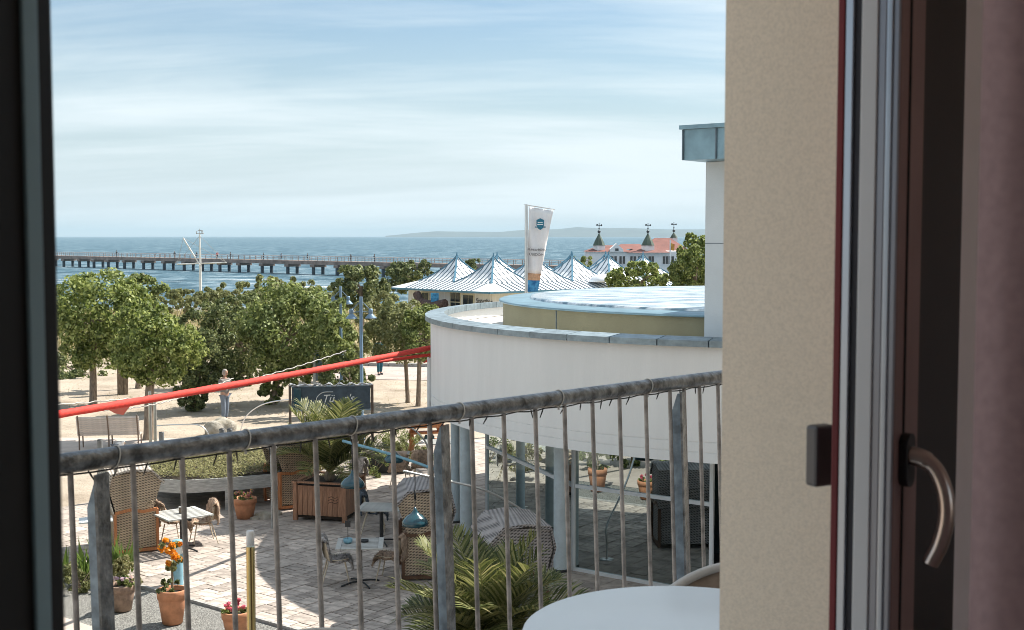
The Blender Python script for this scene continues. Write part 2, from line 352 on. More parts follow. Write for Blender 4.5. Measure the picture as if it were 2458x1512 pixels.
# ================================================================== SETTING: ground, paths, sea, hills
def ground_z(y): 
    if y < 96: return -.05
    if y < 170: return -.05 - 3.6 * ((y - 96) / 74) ** 1.3
    return -3.65 - (y - 170) * .01
def ground_mat():
    m = bpy.data.materials.new('sand_and_dune'); m.use_nodes = True; t = m.node_tree; b = t.nodes['Principled BSDF']; b.inputs['Roughness'].default_value = .95
    tc = N(t, 'ShaderNodeTexCoord'); sp = N(t, 'ShaderNodeSeparateXYZ'); t.links.new(tc.outputs['Object'], sp.inputs[0])
    nz = N(t, 'ShaderNodeTexNoise'); nz.inputs['Scale'].default_value = .55; nz.inputs['Detail'].default_value = 8; nz.inputs['Roughness'].default_value = .65; t.links.new(tc.outputs['Object'], nz.inputs[0])
    sand = ramp(t, [(.30, (.25, .20, .15)), (.5, (.37, .31, .245)), (.72, (.46, .395, .32))]); t.links.new(nz.outputs[0], sand.inputs[0])
    n2 = N(t, 'ShaderNodeTexNoise'); n2.inputs['Scale'].default_value = .35; n2.inputs['Detail'].default_value = 9; n2.inputs['Roughness'].default_value = .7; t.links.new(tc.outputs['Object'], n2.inputs[0])
    gr = ramp(t, [(.3, (.16, .15, .06)), (.5, (.30, .25, .13)), (.7, (.42, .35, .22))]); t.links.new(n2.outputs[0], gr.inputs[0])
    mr = N(t, 'ShaderNodeMapRange'); mr.inputs[1].default_value = 62; mr.inputs[2].default_value = 74; t.links.new(sp.outputs[1], mr.inputs[0])
    mr2 = N(t, 'ShaderNodeMapRange'); mr2.inputs[1].default_value = 118; mr2.inputs[2].default_value = 108; t.links.new(sp.outputs[1], mr2.inputs[0])
    mu = N(t, 'ShaderNodeMath', operation='MULTIPLY'); t.links.new(mr.outputs[0], mu.inputs[0]); t.links.new(mr2.outputs[0], mu.inputs[1])
    mxn = N(t, 'ShaderNodeMix', data_type='RGBA'); t.links.new(mu.outputs[0], mxn.inputs['Factor']); t.links.new(sand.outputs[0], mxn.inputs['A']); t.links.new(gr.outputs[0], mxn.inputs['B'])
    t.links.new(mxn.outputs['Result'], b.inputs['Base Color'])
    n3 = N(t, 'ShaderNodeTexNoise'); n3.inputs['Scale'].default_value = 9; n3.inputs['Detail'].default_value = 5; t.links.new(tc.outputs['Object'], n3.inputs[0])
    bp = N(t, 'ShaderNodeBump'); bp.inputs['Strength'].default_value = .8; bp.inputs['Distance'].default_value = .06; t.links.new(n3.outputs[0], bp.inputs['Height']); t.links.new(bp.outputs[0], b.inputs['Normal'])
    return m
mb = MB(); ys = [-60, 0, 30, 60, 90] + [96 + 6 * i for i in range(14)] + [220, 320]; xs = [-420, -60, 0, 60, 420]
mb.add([(x, y, ground_z(y)) for y in ys for x in xs], [(j * 5 + i, j * 5 + i + 1, j * 5 + i + 6, j * 5 + i + 5) for j in range(len(ys) - 1) for i in range(4)], True)
kind(mb.build('ground', ground_mat()), 'structure')
def sea_mat():
    m = bpy.data.materials.new('sea_water'); m.use_nodes = True; t = m.node_tree; b = t.nodes['Principled BSDF']
    tc = N(t, 'ShaderNodeTexCoord'); sp = N(t, 'ShaderNodeSeparateXYZ'); t.links.new(tc.outputs['Object'], sp.inputs[0])
    def nz(scale, stretch, det=5, rough=.6):
        mpn = N(t, 'ShaderNodeMapping'); mpn.inputs['Scale'].default_value = stretch; mpn.inputs['Rotation'].default_value = (0, 0, .12); t.links.new(tc.outputs['Object'], mpn.inputs[0])
        n = N(t, 'ShaderNodeTexNoise'); n.inputs['Scale'].default_value = scale; n.inputs['Detail'].default_value = det; n.inputs['Roughness'].default_value = rough; t.links.new(mpn.outputs[0], n.inputs[0]); return n
    a = nz(.16, (1.0, .45, 1), 9, .72); c = nz(.02, (.35, 1.2, 1), 6); f = nz(.12, (.28, 1.5, 1), 7, .7)
    base = ramp(t, [(.36, (.026, .066, .096)), (.50, (.064, .128, .170)), (.64, (.22, .30, .35))]); t.links.new(a.outputs[0], base.inputs[0])  # dark and light wave facets painted as colour, imitating reflected sky
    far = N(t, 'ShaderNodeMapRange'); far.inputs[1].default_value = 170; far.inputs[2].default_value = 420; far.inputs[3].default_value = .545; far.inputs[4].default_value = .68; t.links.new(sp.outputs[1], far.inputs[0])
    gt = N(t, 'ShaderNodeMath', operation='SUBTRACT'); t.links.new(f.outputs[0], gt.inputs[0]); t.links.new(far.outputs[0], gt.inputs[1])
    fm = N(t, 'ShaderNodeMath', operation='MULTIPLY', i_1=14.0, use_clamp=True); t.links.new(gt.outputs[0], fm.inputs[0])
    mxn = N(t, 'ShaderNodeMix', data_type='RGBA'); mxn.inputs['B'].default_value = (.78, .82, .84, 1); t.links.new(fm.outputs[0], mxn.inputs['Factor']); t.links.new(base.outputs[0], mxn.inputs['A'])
    t.links.new(mxn.outputs['Result'], b.inputs['Base Color']); b.inputs['Roughness'].default_value = .45; b.inputs['IOR'].default_value = 1.33; b.inputs['Specular IOR Level'].default_value = .16
    bp = N(t, 'ShaderNodeBump'); bp.inputs['Strength'].default_value = 1.0; bp.inputs['Distance'].default_value = 1.6; t.links.new(a.outputs[0], bp.inputs['Height'])
    bp2 = N(t, 'ShaderNodeBump'); bp2.inputs['Strength'].default_value = .7; bp2.inputs['Distance'].default_value = 4; t.links.new(c.outputs[0], bp2.inputs['Height']); t.links.new(bp.outputs[0], bp2.inputs['Normal'])
    t.links.new(bp2.outputs[0], b.inputs['Normal'])
    return m
SEA = -2.9
mb = MB(); mb.add([(-22000, 120, SEA), (22000, 120, SEA), (22000, 40000, SEA), (-22000, 40000, SEA)], [(0, 1, 2, 3)])
kind(mb.build('sea', sea_mat()), 'structure')
# far coast across the bay
HILL_Y = 15000.0
prof = [(925, 566), (960, 563), (1000, 558), (1045, 555.5), (1100, 556), (1200, 556), (1262, 552), (1300, 551), (1345, 549), (1385, 546), (1430, 546.5), (1500, 547), (1540, 549), (1600, 549.5), (1690, 551), (1800, 553), (1950, 551), (2100, 556), (2300, 562)]
mb = MB(); rows = []
for dy, k in ((-900, 0.0), (-450, .5), (0, 1.0), (1200, .9), (3600, 0)):
    for i, (px, py) in enumerate(prof):
        p = D(px, py, HILL_Y); zz = SEA - 2 + (p.z - SEA + 2) * k * (1 + .05 * sin(i * 2.3 + dy))
        rows.append((p.x * (1 + dy / HILL_Y), HILL_Y + dy, zz))
n = len(prof)
mb.add(rows, [(j * n + i, j * n + i + 1, (j + 1) * n + i + 1, (j + 1) * n + i) for j in range(4) for i in range(n - 1)], True)
kind(mb.build('far_coast', mat('wooded_coast', (.030, .048, .046), .95, var=.4, scale=.004, col2=(.06, .075, .065))), 'structure')
# paving of the terrace: axes of the laying pattern
PA = Vector((.79, -.613, 0)); PB = Vector((.613, .79, 0)); P0 = G(508, 1453)
def pav(a, b, z=0): return P0 + PA * a + PB * b + Vector((0, 0, z))
mb = MB()
mb.add([pav(-9, 0, -.03), pav(16, 0, -.03), pav(16, 16, -.03), pav(-9, 16, -.03)], [(0, 1, 2, 3)])
terr = kind(mb.build('terrace', mat('paving_joint_sand', (.20, .175, .155), .95, var=.2, scale=20)), 'structure')
cells = []
a = -9.0; ci = 0
while a < 15.9:
    w = (.27, .32, .24, .38)[ci % 4]; ci += 1
    b = -.0 + random.uniform(-.2, 0)
    while b < 15.9:
        L = random.choice((.27, .36, .36, .52))
        b0 = max(b, 0.0); b1 = min(b + L, 15.95)
        if b1 - b0 > .06: cells.append((a, b0, w, b1 - b0))
        b += L
    a += w
def inview(p, m=0):
    if p.y < 2: return None
    d = p - Vector((0, 0, EYE)); zc_ = d.y * cos(TH) - d.z * sin(TH); px = 1228.5 + FPX * d.x / zc_; py = 756 - FPX * (d.y * sin(TH) + d.z * cos(TH)) / zc_
    return (px, py) if (-m < px < 2457 + m and -m < py < 1512 + m) else None
near = []; rest = []
for (a, b, w, L) in cells:
    c = pav(a + w / 2, b + L / 2); q = inview(c)
    big = q is not None and 150 < q[0] < 1200 and q[1] > 1230 and not (q[0] < 620 and q[1] > 1460)
    (near if big else rest).append((a, b, w, L, c, q))
near.sort(key=lambda e: -e[2] * e[3] / e[4].y ** 3)
rest += near[300:]; near = near[:300]
PRZ = atan2(PA.y, PA.x)
pm = {}
def pave_mesh(w, L):
    k = (round(w, 2), round(L, 2))
    if k not in pm: pm[k] = MB().box((0, 0, 0), (k[0] - .012, k[1] - .012, .06), taper=.985).mesh('paver', MT['paver'])
    return pm[k]
for (a, b, w, L, c, q) in near:
    o = inst(pave_mesh(w, L), 'paver', terr, (c.x, c.y, -.03 + random.uniform(-.004, .004)), (random.uniform(-.012, .012), random.uniform(-.012, .012), PRZ), (1, 1, 1))
mb = MB()
for (a, b, w, L, c, q) in rest:
    mb.box((c.x, c.y, -.03 + random.uniform(-.004, .004)), (w - .012, L - .012, .06), rz=PRZ)
o = mb.build('pavers', mat('grey_pink_paver_field', (.40, .345, .305), .9, var=.30, scale=3.2, bump=.4, bscale=45, det=8), terr); kind(o, 'stuff')
mb = MB(); mb.add([pav(-6, -5.5, -.02), pav(7, -5.5, -.02), pav(7, -.02, -.02), pav(-6, -.02, -.02)], [(0, 1, 2, 3)]); kind(mb.build('gravel_bed', MT['gravel']), 'structure')
mb = MB(); mb.add([pav(-6, -9.5, -.012), pav(9, -9.5, -.012), pav(9, -1.9, -.012), pav(-6, -1.9, -.012)], [(0, 1, 2, 3)]); kind(mb.build('brick_path', MT['paver_far']), 'structure')
mb = MB()
for i in range(26): mb.box(pav(-5.7 + i * .5, -.035, -.0), (.49, .06, .06), rz=PRZ)
kind(mb.build('edging_stones', MT['kerb']), 'structure')
# paths beyond the terrace
mb = MB(); mb.add([(-26, 35.2, -.03), (4, 35.2, -.03), (2, 38.6, -.03), (-26, 39.4, -.03)], [(0, 1, 2, 3)]); kind(mb.build('path', MT['paver_far']), 'structure')
mb = MB(); mb.add([(-9, 55.5, -.03), (22, 51.5, -.03), (22, 56.5, -.03), (-9, 61, -.03)], [(0, 1, 2, 3)]); kind(mb.build('promenade', mat('rosy_promenade_paving', (.42, .34, .31), .9, var=.15, scale=1)), 'structure')
mb = MB()
for i in range(31): mb.box((-9 + i + .5, 61.2 - .145 * i, .0), (.98, .22, .24), rz=-.144)
kind(mb.build('kerb', MT['kerb']), 'structure')

# ================================================================== HOTEL: our facade, room, door, balcony
UV = Vector((sqrt(.5), sqrt(.5), 0)); NV = Vector((-sqrt(.5), sqrt(.5), 0)); OC = Vector((.273, 1.617, 0)); RZU = pi / 4
def UN(a, b, z): return OC + UV * a + NV * b + Vector((0, 0, z))
def ubox(m, a0, a1, b0, b1, z0, z1): return m.box(UN((a0 + a1) / 2, (b0 + b1) / 2, (z0 + z1) / 2), (a1 - a0, b1 - b0, z1 - z0), rz=RZU)
hot = thing('hotel', 'beige plastered hotel wall whose deep door reveal fills the right side', 'hotel', (0, 0, 0))
FL = 4.78
m = MB(); ubox(m, 0, .84, -.17, 0, -.04, 16); ubox(m, 2.30, 13, -.17, 0, -.04, 16); ubox(m, .84, 2.30, -.17, 0, 7.15, 16); ubox(m, .84, 2.30, -.17, 0, -.04, 5.0); o = m.build('wall', MT['plaster_beige'], hot); o['label'] = 'rough beige plaster wall with the door reveal'
m = MB(); ubox(m, -10, -1.18, -.17, 0, -.04, 9.6); m.build('wall', MT['plaster_beige'], hot)
m = MB(); ubox(m, -1.18, 0, -.17, 0, 7.15, 9.6); m.build('lintel', MT['plaster_beige'], hot)
m = MB(); ubox(m, -1.18, 0, -.17, 0, -.04, FL + .04); m.build('threshold_wall', MT['plaster_beige'], hot)
m = MB(); ubox(m, -3.2, 4.2, .003, 1.86, FL - .18, FL); m.build('balcony_slab', MT['plaster_white'], hot)
def struct(name, m_, mt_): return kind(m_.build(name, mt_), 'structure')
m = MB(); ubox(m, -3.4, 3.4, -4.9, -.172, FL - .12, FL - .002); struct('room_floor', m, MT['floor_wood'])
m = MB(); ubox(m, -3.4, 3.4, -4.9, -.172, 7.42, 7.5); struct('room_ceiling', m, MT['plaster_room'])
m = MB(); ubox(m, -3.4, -1.6, -5.0, -4.9, FL - .12, 7.5); ubox(m, 1.9, 3.4, -5.0, -4.9, FL - .12, 7.5); ubox(m, -1.6, 1.9, -5.0, -4.9, FL - .12, 5.3); ubox(m, -1.6, 1.9, -5.0, -4.9, 7.2, 7.5); struct('room_back_wall', m, MT['plaster_room'])  # window opening added in this unseen wall to brighten the room
m = MB(); ubox(m, -3.5, -3.4, -5.0, -.172, FL - .12, 7.5); struct('room_side_wall', m, MT['plaster_room'])
m = MB(); ubox(m, 3.4, 3.5, -5.0, -.172, FL - .12, 7.5); struct('room_end_wall', m, MT['plaster_room'])
m = MB(); ubox(m, .06, .84, -.20, -.174, FL, 7.41); ubox(m, 2.3, 3.39, -.20, -.174, FL, 7.41); struct('room_window_wall', m, MT['plaster_room'])
# right-hand door leaf with its sealed edge, handle and dark pane
LC = Vector((.43, 1.40, 0)); DD = Vector((.6, .8, 0)); TT = Vector((-.8, .6, 0)); RZD = atan2(.8, .6)
def SH(w, t, z): return LC + DD * w + TT * t + Vector((0, 0, z))
def sbox(m, w0, w1, t0, t1, z0, z1): return m.box(SH((w0 + w1) / 2, (t0 + t1) / 2, (z0 + z1) / 2), (w1 - w0, t1 - t0, z1 - z0), rz=RZD)
Z0, Z1 = FL + .03, 7.1
leaf = thing('balcony_door_leaf', 'brown balcony door leaf with curved lever handle and white sealed edge', 'door', (0, 0, 0))
m = MB(); sbox(m, .004, .083, 0, .066, Z0, Z1); st = m.build('stile', MT['frame_brown'], leaf, bevel=.002)
m = MB(); sbox(m, .030, .034, -.0015, 0, Z0 + .002, Z1 - .002); m.build('groove', MT['frame_black'], st)
m = MB(); sbox(m, .68, .76, 0, .066, Z0, Z1); m.build('stile', MT['frame_brown'], leaf, bevel=.002)
m = MB(); sbox(m, .0835, .6795, 0, .066, Z1 - .09, Z1); m.build('top_rail', MT['frame_brown'], leaf)
m = MB(); sbox(m, .0835, .6795, 0, .066, Z0, Z0 + .14); m.build('bottom_rail', MT['frame_brown'], leaf)
m = MB(); sbox(m, .0835, .6795, .022, .040, Z0 + .141, Z1 - .091); m.build('pane', mat('unlit_door_glass', (.012, .009, .008), .35, spec=.25), leaf)
def strip(name, mt_, f0, f1, proud):
    m = MB(); tk = .0715
    sbox(m, -proud, .0035, f0 * tk, f1 * tk, Z0, Z1); return m.build(name, mt_, leaf, bevel=.0012)
strip('aluminium_edge', MT['alu'], .005, .10, .0015); strip('pale_aluminium_edge', MT['alu_blue'], .105, .20, .0035)
strip('aluminium_edge', MT['alu'], .205, .335, .0025); strip('white_seal', MT['pvc_white'], .34, .60, .005)
strip('dark_gap', MT['grey_rubber'], .605, .74, -.0015); strip('pale_aluminium_edge', MT['alu_blue'], .745, .88, .002)
strip('red_seal', MT['red_rubber'], .885, 1.0, .003)
hz_ = EYE - 537 / FPX * 1.43; hw = .019
ros = MB()
pts = [(.5 * .026 * cos(q) + 0, .5 * .026 * sin(q) + (.018 if sin(q) > 0 else -.018)) for q in [2 * pi * (k + .5) / 16 for k in range(16)]]
ros.prism(pts, lambda u, v, d: SH(hw + .012 + u, -d, hz_ + v), .0005, .011)
ro = ros.build('handle_rosette', MT['darksteel'], leaf)
hp = [(0, 0, .006), (.002, .016, .002), (.003, .030, -.010), (.003, .040, -.034), (.003, .042, -.062), (.002, .036, -.092), (.0, .026, -.116)]
MB().tube(curve([SH(hw + .012 + a, -(.009 + b), hz_ + c) for a, b, c in hp], 6), [.0105] * 8 + [.0092] * 29, n=14).build('lever', MT['bronze'], ro)
fr = thing('door_frame', 'fixed balcony door frame with a small grey keeper box on the beige reveal', 'door frame', (0, 0, 0))
m = MB(); ubox(m, -.012, .055, -.2, -.1735, Z0, Z1); m.build('frame_post', MT['frame_brown'], fr)
pk = D(1968, 1092, 1.475)
m = MB(); m.box((pk.x, pk.y, pk.z), (.030, .020, .073), rz=.5); m.build('keeper_box', mat('keeper_grey', (.10, .095, .10), .45, .2, var=.1), fr, bevel=.004)
# left door leaf: near-black, swung inwards past the camera
lf = thing('balcony_door_leaf', 'near-black door leaf edge along the left side with one pale seal strip', 'door', (0, 0, 0))
A0 = Vector((-.3265, .905, 0)); E0 = Vector((-.25, -.97, 0)); W0 = Vector((-.97, .25, 0)); RZ0 = atan2(-.97, -.25)
def LB(m, s0, s1, t0, t1, z0, z1): return m.box(A0 + E0 * ((s0 + s1) / 2) + W0 * ((t0 + t1) / 2) + Vector((0, 0, (z0 + z1) / 2)), (s1 - s0, t1 - t0, z1 - z0), rz=RZ0)
m = MB(); LB(m, 0, .7, 0, .06, Z0, Z1); m.build('stile', MT['frame_black'], lf, bevel=.006)
m = MB(); LB(m, .024, .041, -.003, 0, Z0, Z1); m.build('seal_strip', mat('teal_grey_seal', (.22, .34, .38), .45, var=.1), lf, bevel=.001)
# curtains
def curtain(name, p, q, amp, waves, mt_, lab):
    m = MB(); n = 70; vs = []
    p = Vector(p); q = Vector(q); d = (q - p); nn = Vector((-d.y, d.x, 0)).normalized()
    for z in (FL + .02, 7.38):
        for i in range(n + 1):
            t = i / n; vs.append(p + d * t + nn * amp * (sin(waves * 2 * pi * t) + .35 * sin(waves * 4.7 * pi * t + 1)) + Vector((0, 0, z)))
    m.add(vs, [(i, i + 1, n + 2 + i, n + 1 + i) for i in range(n)], True)
    o = m.build(name, mt_)
    return tag(o, lab, 'curtain')
curtain('curtain', (.318, .855, 0), (1.05, .60, 0), .028, 4, MT['curtain'], 'pinkish mauve curtain hanging at the far right edge')

# ------------------------------------------------------------------ balcony railing
RL0 = G(155, 1112, 5.8); RL1 = G(1725, 905, 5.8); RD = (RL1 - RL0).normalized(); RZR = atan2(RD.y, RD.x)
def on_rail(px):
    k = (px - 1228.5) / FPX            # X = k * depth
    # solve (RL0 + s RD).x = k * ((RL0 + s RD).y cos - (z) sin)
    c, sn = cos(TH), sin(TH)
    A = RL0.x - k * (RL0.y * c - (5.8 - EYE) * sn); B = RD.x - k * RD.y * c
    return RL0 + RD * (-A / B)
rail = thing('balcony_railing', 'galvanised steel balcony railing with round handrail and thin upright bars', 'railing', (0, 0, 0))
LEAN = Vector((.030, -.030, 0))          # the bars stand slightly out of plumb, per metre of height
MB().tube([RL0 - RD * 1.6, RL0, on_rail(700), on_rail(1200), RL1, RL1 + RD * 1.9], .0235, n=20).build('handrail', MT['galv'], rail)
q0, q1 = RL0 - RD * 1.6 + LEAN * .9, RL1 + RD * 1.9 + LEAN * .9
m = MB(); m.bar((q0.x, q0.y, 4.90), (q1.x, q1.y, 4.90), .04, .012); m.build('bottom_rail', MT['galv'], rail)
bars = [168, 318, 436, 549, 655, 756, 851, 941, 1031, 1131, 1208, 1284, 1354, 1421, 1486, 1549, 1607, 1641, 1678, 1722, 1765, 60]
bm = MB()
for px in bars:
    p = on_rail(px); t = Vector((p.x, p.y, 5.785)); b = t + LEAN * .88 + Vector((0, 0, -.88))
    MB().tube([t, b], .0068, n=8).build('baluster', MT['galv_bar'], rail)
for px, w, lab in ((226, .040, 0), (1053, .034, 1), (1622, .036, 2)):
    p = on_rail(px); z1 = 5.775
    f = lambda u, v, d, p=p: Vector((p.x, p.y, z1)) + LEAN * (-v) + RD * d * .35 + Vector((.92, -.38, 0)) * (u + d * 0) + Vector((.38, .92, 0)) * d + Vector((0, 0, v))
    h = w / 2
    MB().prism([(-h, -.98), (h, -.98), (h, -.012), (h - .012, -.012), (-h, -.085)], f, -.004, .004).build('post', MT['galv_post'], rail)
    f2 = lambda u, v, d, p=p: Vector((p.x, p.y, z1)) + LEAN * (-v) + Vector((.92, -.38, 0)) * (h + .003 + u) + Vector((.38, .92, 0)) * d + Vector((0, 0, v))
    MB().prism([(0, -.98), (.007, -.98), (.007, -.004), (0, -.004)], f2, -.03, .012).build('post_flange', MT['galv'], rail)
fl = thing('fairy_lights', 'black fairy light wire tied under the handrail with pale zip ties', 'fairy lights', (0, 0, 0))
pts = []; L = (RL1 - RL0).length + 1.2
for i in range(90):
    p = RL0 - RD * .3 + RD * (L * i / 89); pts.append(p + Vector((0, 0, -.0245 - .004 * abs(sin(i * .9)))) + NV * .004 * sin(i * 1.7))
MB().tube(pts, .0022, n=5).build('wire', MT['black'], fl)
for i in range(44):
    p = RL0 - RD * .2 + RD * (L * (i + random.uniform(-.3, .3)) / 44) + Vector((0, 0, -.024))
    d = (RD * random.uniform(-.8, .8) + NV * random.uniform(-.5, .5) + Vector((0, 0, -1))).normalized()
    MB().tube([p, p + d * .012, p + d * random.uniform(.022, .034)], [.0016, .0024, .0014], n=5).build('bulb', MT['black'], fl)
for px in (275, 587, 843, 1100, 1338, 1552):
    p = on_rail(px); c = []
    for k in range(20):
        a = 2 * pi * k / 20; c.append(p + (NV * cos(a) + Vector((0, 0, 1)) * sin(a)) * .0252 + RD * .006 * sin(a))
    m = MB(); m.tube(c, .0019, n=6, closed=True); q = p + Vector((0, 0, -.031)) - NV * .004; m.box(q, (.006, .005, .008)); m.build('zip_tie', MT['ziptie'], fl)
# balcony furniture
tb = thing('bistro_table', 'round white bistro table on the balcony, cut off by the wall', 'table', (.352, 2.49, FL))
prof = [(.0, .70), (.325, .70), (.331, .705), (.333, .712), (.331, .718), (.325, .722), (0, .722)]
MB().lathe(prof, 72).build('tabletop', MT['table_white'], tb)
MB().tube([(0, 0, .02), (0, 0, .70)], .022, n=14).build('pedestal', MT['mast_white'], tb)
MB().lathe([(0, 0), (.21, 0), (.21, .012), (.05, .03), (0, .03)], 32).build('foot', MT['mast_white'], tb)
def balcony_chair(label, loc, rz, scale=1.0):
    c = thing('balcony_chair', label, 'chair', loc, rz)
    for sx in (-1, 1):
        MB().tube(curve([(.20 * sx, -.22, 0), (.205 * sx, -.22, .3), (.215 * sx, -.21, .44)]), .011, n=8).build('leg', MT['rattan_grey'], c)
        MB().tube(curve([(.20 * sx, .24, 0), (.205 * sx, .22, .44)]), .011, n=8).build('leg', MT['rattan_grey'], c)
    m = MB(); m.box((0, 0, .45), (.44, .46, .022)); m.build('seat', MT['rattan_grey'], c, bevel=.008)
    m = MB(); n = 14; vs = []
    for j in range(7):
        v = j / 6
        for i in range(n + 1):
            t = i / n * 2 - 1
            vs.append((.23 * t, .25 - .10 * t * t + .03 * v, .47 + (.245 - .045 * abs(t) ** 3) * v))
    m.add(vs, [(j * (n + 1) + i, j * (n + 1) + i + 1, (j + 1) * (n + 1) + i + 1, (j + 1) * (n + 1) + i) for j in range(6) for i in range(n)], True)
    c.scale = (scale,) * 3
    o = m.build('backrest', mat('tan_woven_back', (.30, .23, .18), .8, var=.15, scale=30), c); s = o.modifiers.new('thick', 'SOLIDIFY'); s.thickness = .014
    rim = [(.23 * t, .28 - .10 * t * t, .722 - .045 * abs(t) ** 3) for t in [i / 10 - 1 for i in range(21)]]
    MB().tube(rim, .0115, n=8).build('top_rim', MT['rattan_grey'], c)
    return c
balcony_chair('grey rimmed balcony chair tucked behind the round white table', (.585, 2.73, FL), radians(-8))
balcony_chair('grey balcony chair of which only the rounded top shows at the bottom edge', (-.34, 2.46, FL), radians(35), .905)
bp_ = thing('parasol_stand', 'slim polished brass parasol tube with white cap on the balcony', 'parasol stand', (D(602, 1400, 2.62).x, 2.62, FL))
MB().tube([(0, 0, .05), (0, 0, .862)], .0093, n=18).build('tube', MT['brass'], bp_)
MB().lathe([(0, .865), (.0086, .865), (.0086, .893), (.0078, .896), (0, .896)], 18).build('cap', MT['pvc_white'], bp_)
MB().lathe([(0, 0), (.17, 0), (.17, .04), (.03, .055), (0, .055)], 28).build('base', MT['kerb'], bp_)
# ================================================================== ROUND RESTAURANT BUILDING
CB = Vector((6.2, 27.8, 0)); RW = 8.0
rb = thing('round_building', 'white round restaurant building with glazed ground floor and zinc coping', 'building', CB)
m = MB(); wp_ = [(RW - .22, 2.57), (RW, 2.57), (RW, 2.735), (RW - .012, 2.738), (RW - .012, 2.750), (RW, 2.753), (RW, 2.905), (RW - .012, 2.908), (RW - .012, 2.920), (RW, 2.923), (RW, 4.49)]
for p_, q_ in zip(wp_[:-1], wp_[1:]): m.lathe([p_, q_], 128)
m.build('upper_wall', MT['plaster_white'], rb)
MB().lathe([(RW - .22, 4.26), (RW - .22, 4.49)], 128).build('parapet_inside', MT['plaster_white'], rb)
MB().lathe([(RW - .22, 4.25), (3.0, 4.25)], 96).build('roof_deck', mat('pale_roof_deck', (.62, .60, .57), .85, var=.08), rb)
MB().lathe([(RW - .22, 2.572), (2.0, 2.572)], 96).build('soffit', MT['plaster_white'], rb)
nseg = 58
seg = MB(); aa = 2 * pi / nseg
r0, r1 = RW - .30, RW + .12
ang = [aa * (.012 + (1 - .024) * k / 4) for k in range(5)]
vs = []
for a in ang:
    for r, z in ((r0, 4.495), (r1, 4.495), (r1, 4.60), (r0, 4.635)): vs.append((r * cos(a), r * sin(a), z))
fs = [(i * 4 + k, i * 4 + (k + 1) % 4, (i + 1) * 4 + (k + 1) % 4, (i + 1) * 4 + k) for i in range(4) for k in range(4)] + [(3, 2, 1, 0), (16, 17, 18, 19)]
seg.add(vs, fs); sm = seg.mesh('coping_piece', mat('zinc_coping', (.24, .30, .335), .5, .4, var=.25, scale=5, bump=.2, bscale=20, rnd=.12))
for k in range(nseg): inst(sm, 'coping_piece', rb, rot=(0, 0, k * aa))
MB().lathe([(RW - .28, 4.49), (RW + .06, 4.49), (RW + .06, 4.55), (RW - .28, 4.59)], 128).build('coping_bed', MT['tent_seam'], rb)
dr = MB().lathe([(6.40, 4.252), (6.40, 4.871)], 128).build('penthouse_wall', MT['olive'], rb)
for ang_ in (radians(213.5), radians(250)):
    m = MB(); m.box((6.404 * cos(ang_), 6.404 * sin(ang_), 4.55), (.012, .02, .6), rz=ang_); m.build('wall_joint', MT['tent_seam'], dr)
MB().lathe([(6.40, 4.872), (6.49, 4.872), (6.49, 4.905), (6.46, 4.915), (5.80, 4.935)], 128).build('roof_rim', MT['zinc'], rb)
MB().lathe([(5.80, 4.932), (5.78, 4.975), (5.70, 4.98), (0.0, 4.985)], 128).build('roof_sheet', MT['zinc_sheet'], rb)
# glazing: bays between mullions on a circle
RG = 6.75
def glassmat():
    m = bpy.data.materials.new('reflective_shop_glass'); m.use_nodes = True; t = m.node_tree; t.nodes.clear()
    o = N(t, 'ShaderNodeOutputMaterial'); gl = N(t, 'ShaderNodeBsdfGlossy'); gl.inputs['Color'].default_value = (.62, .71, .71, 1); gl.inputs['Roughness'].default_value = .012
    tr = N(t, 'ShaderNodeBsdfTransparent'); tr.inputs[0].default_value = (.22, .27, .27, 1)
    lw = N(t, 'ShaderNodeLayerWeight'); lw.inputs[0].default_value = .55
    mr = N(t, 'ShaderNodeMapRange'); mr.inputs[3].default_value = .50; mr.inputs[4].default_value = .94; t.links.new(lw.outputs['Facing'], mr.inputs[0])
    mx_ = N(t, 'ShaderNodeMixShader'); t.links.new(mr.outputs[0], mx_.inputs[0]); t.links.new(tr.outputs[0], mx_.inputs[1]); t.links.new(gl.outputs[0], mx_.inputs[2]); t.links.new(mx_.outputs[0], o.inputs[0])
    return m
MT['glass'] = glassmat()
def polar(px, r):
    """angle on the circle r round CB where the photo column px meets its near side"""
    best = None
    for k in range(3600):
        a = pi + pi * k / 3600 * 1.0 - .4
        p = CB + Vector((r * cos(a), r * sin(a), 0)); q = 1228.5 + FPX * p.x / (p.y * cos(TH) + (EYE - 1.5) * sin(TH))
        if (p - CB).dot(Vector((-p.x, -p.y, 0)).normalized()) < 0: continue
        if best is None or abs(q - px) < best[0]: best = (abs(q - px), a)
    return best[1]
mull = [polar(px, RG) for px in (1164, 1378, 1708)]
mull = [mull[0] - .40, mull[0] - .20] + mull[:1] + mull[1:] + [mull[2] + .03, mull[2] + .30, mull[2] + .58]
for a in mull:
    m = MB(); m.box((RG * cos(a), RG * sin(a), 1.28), (.10, .065, 2.58), rz=a); m.build('mullion', MT['win_white'], rb)
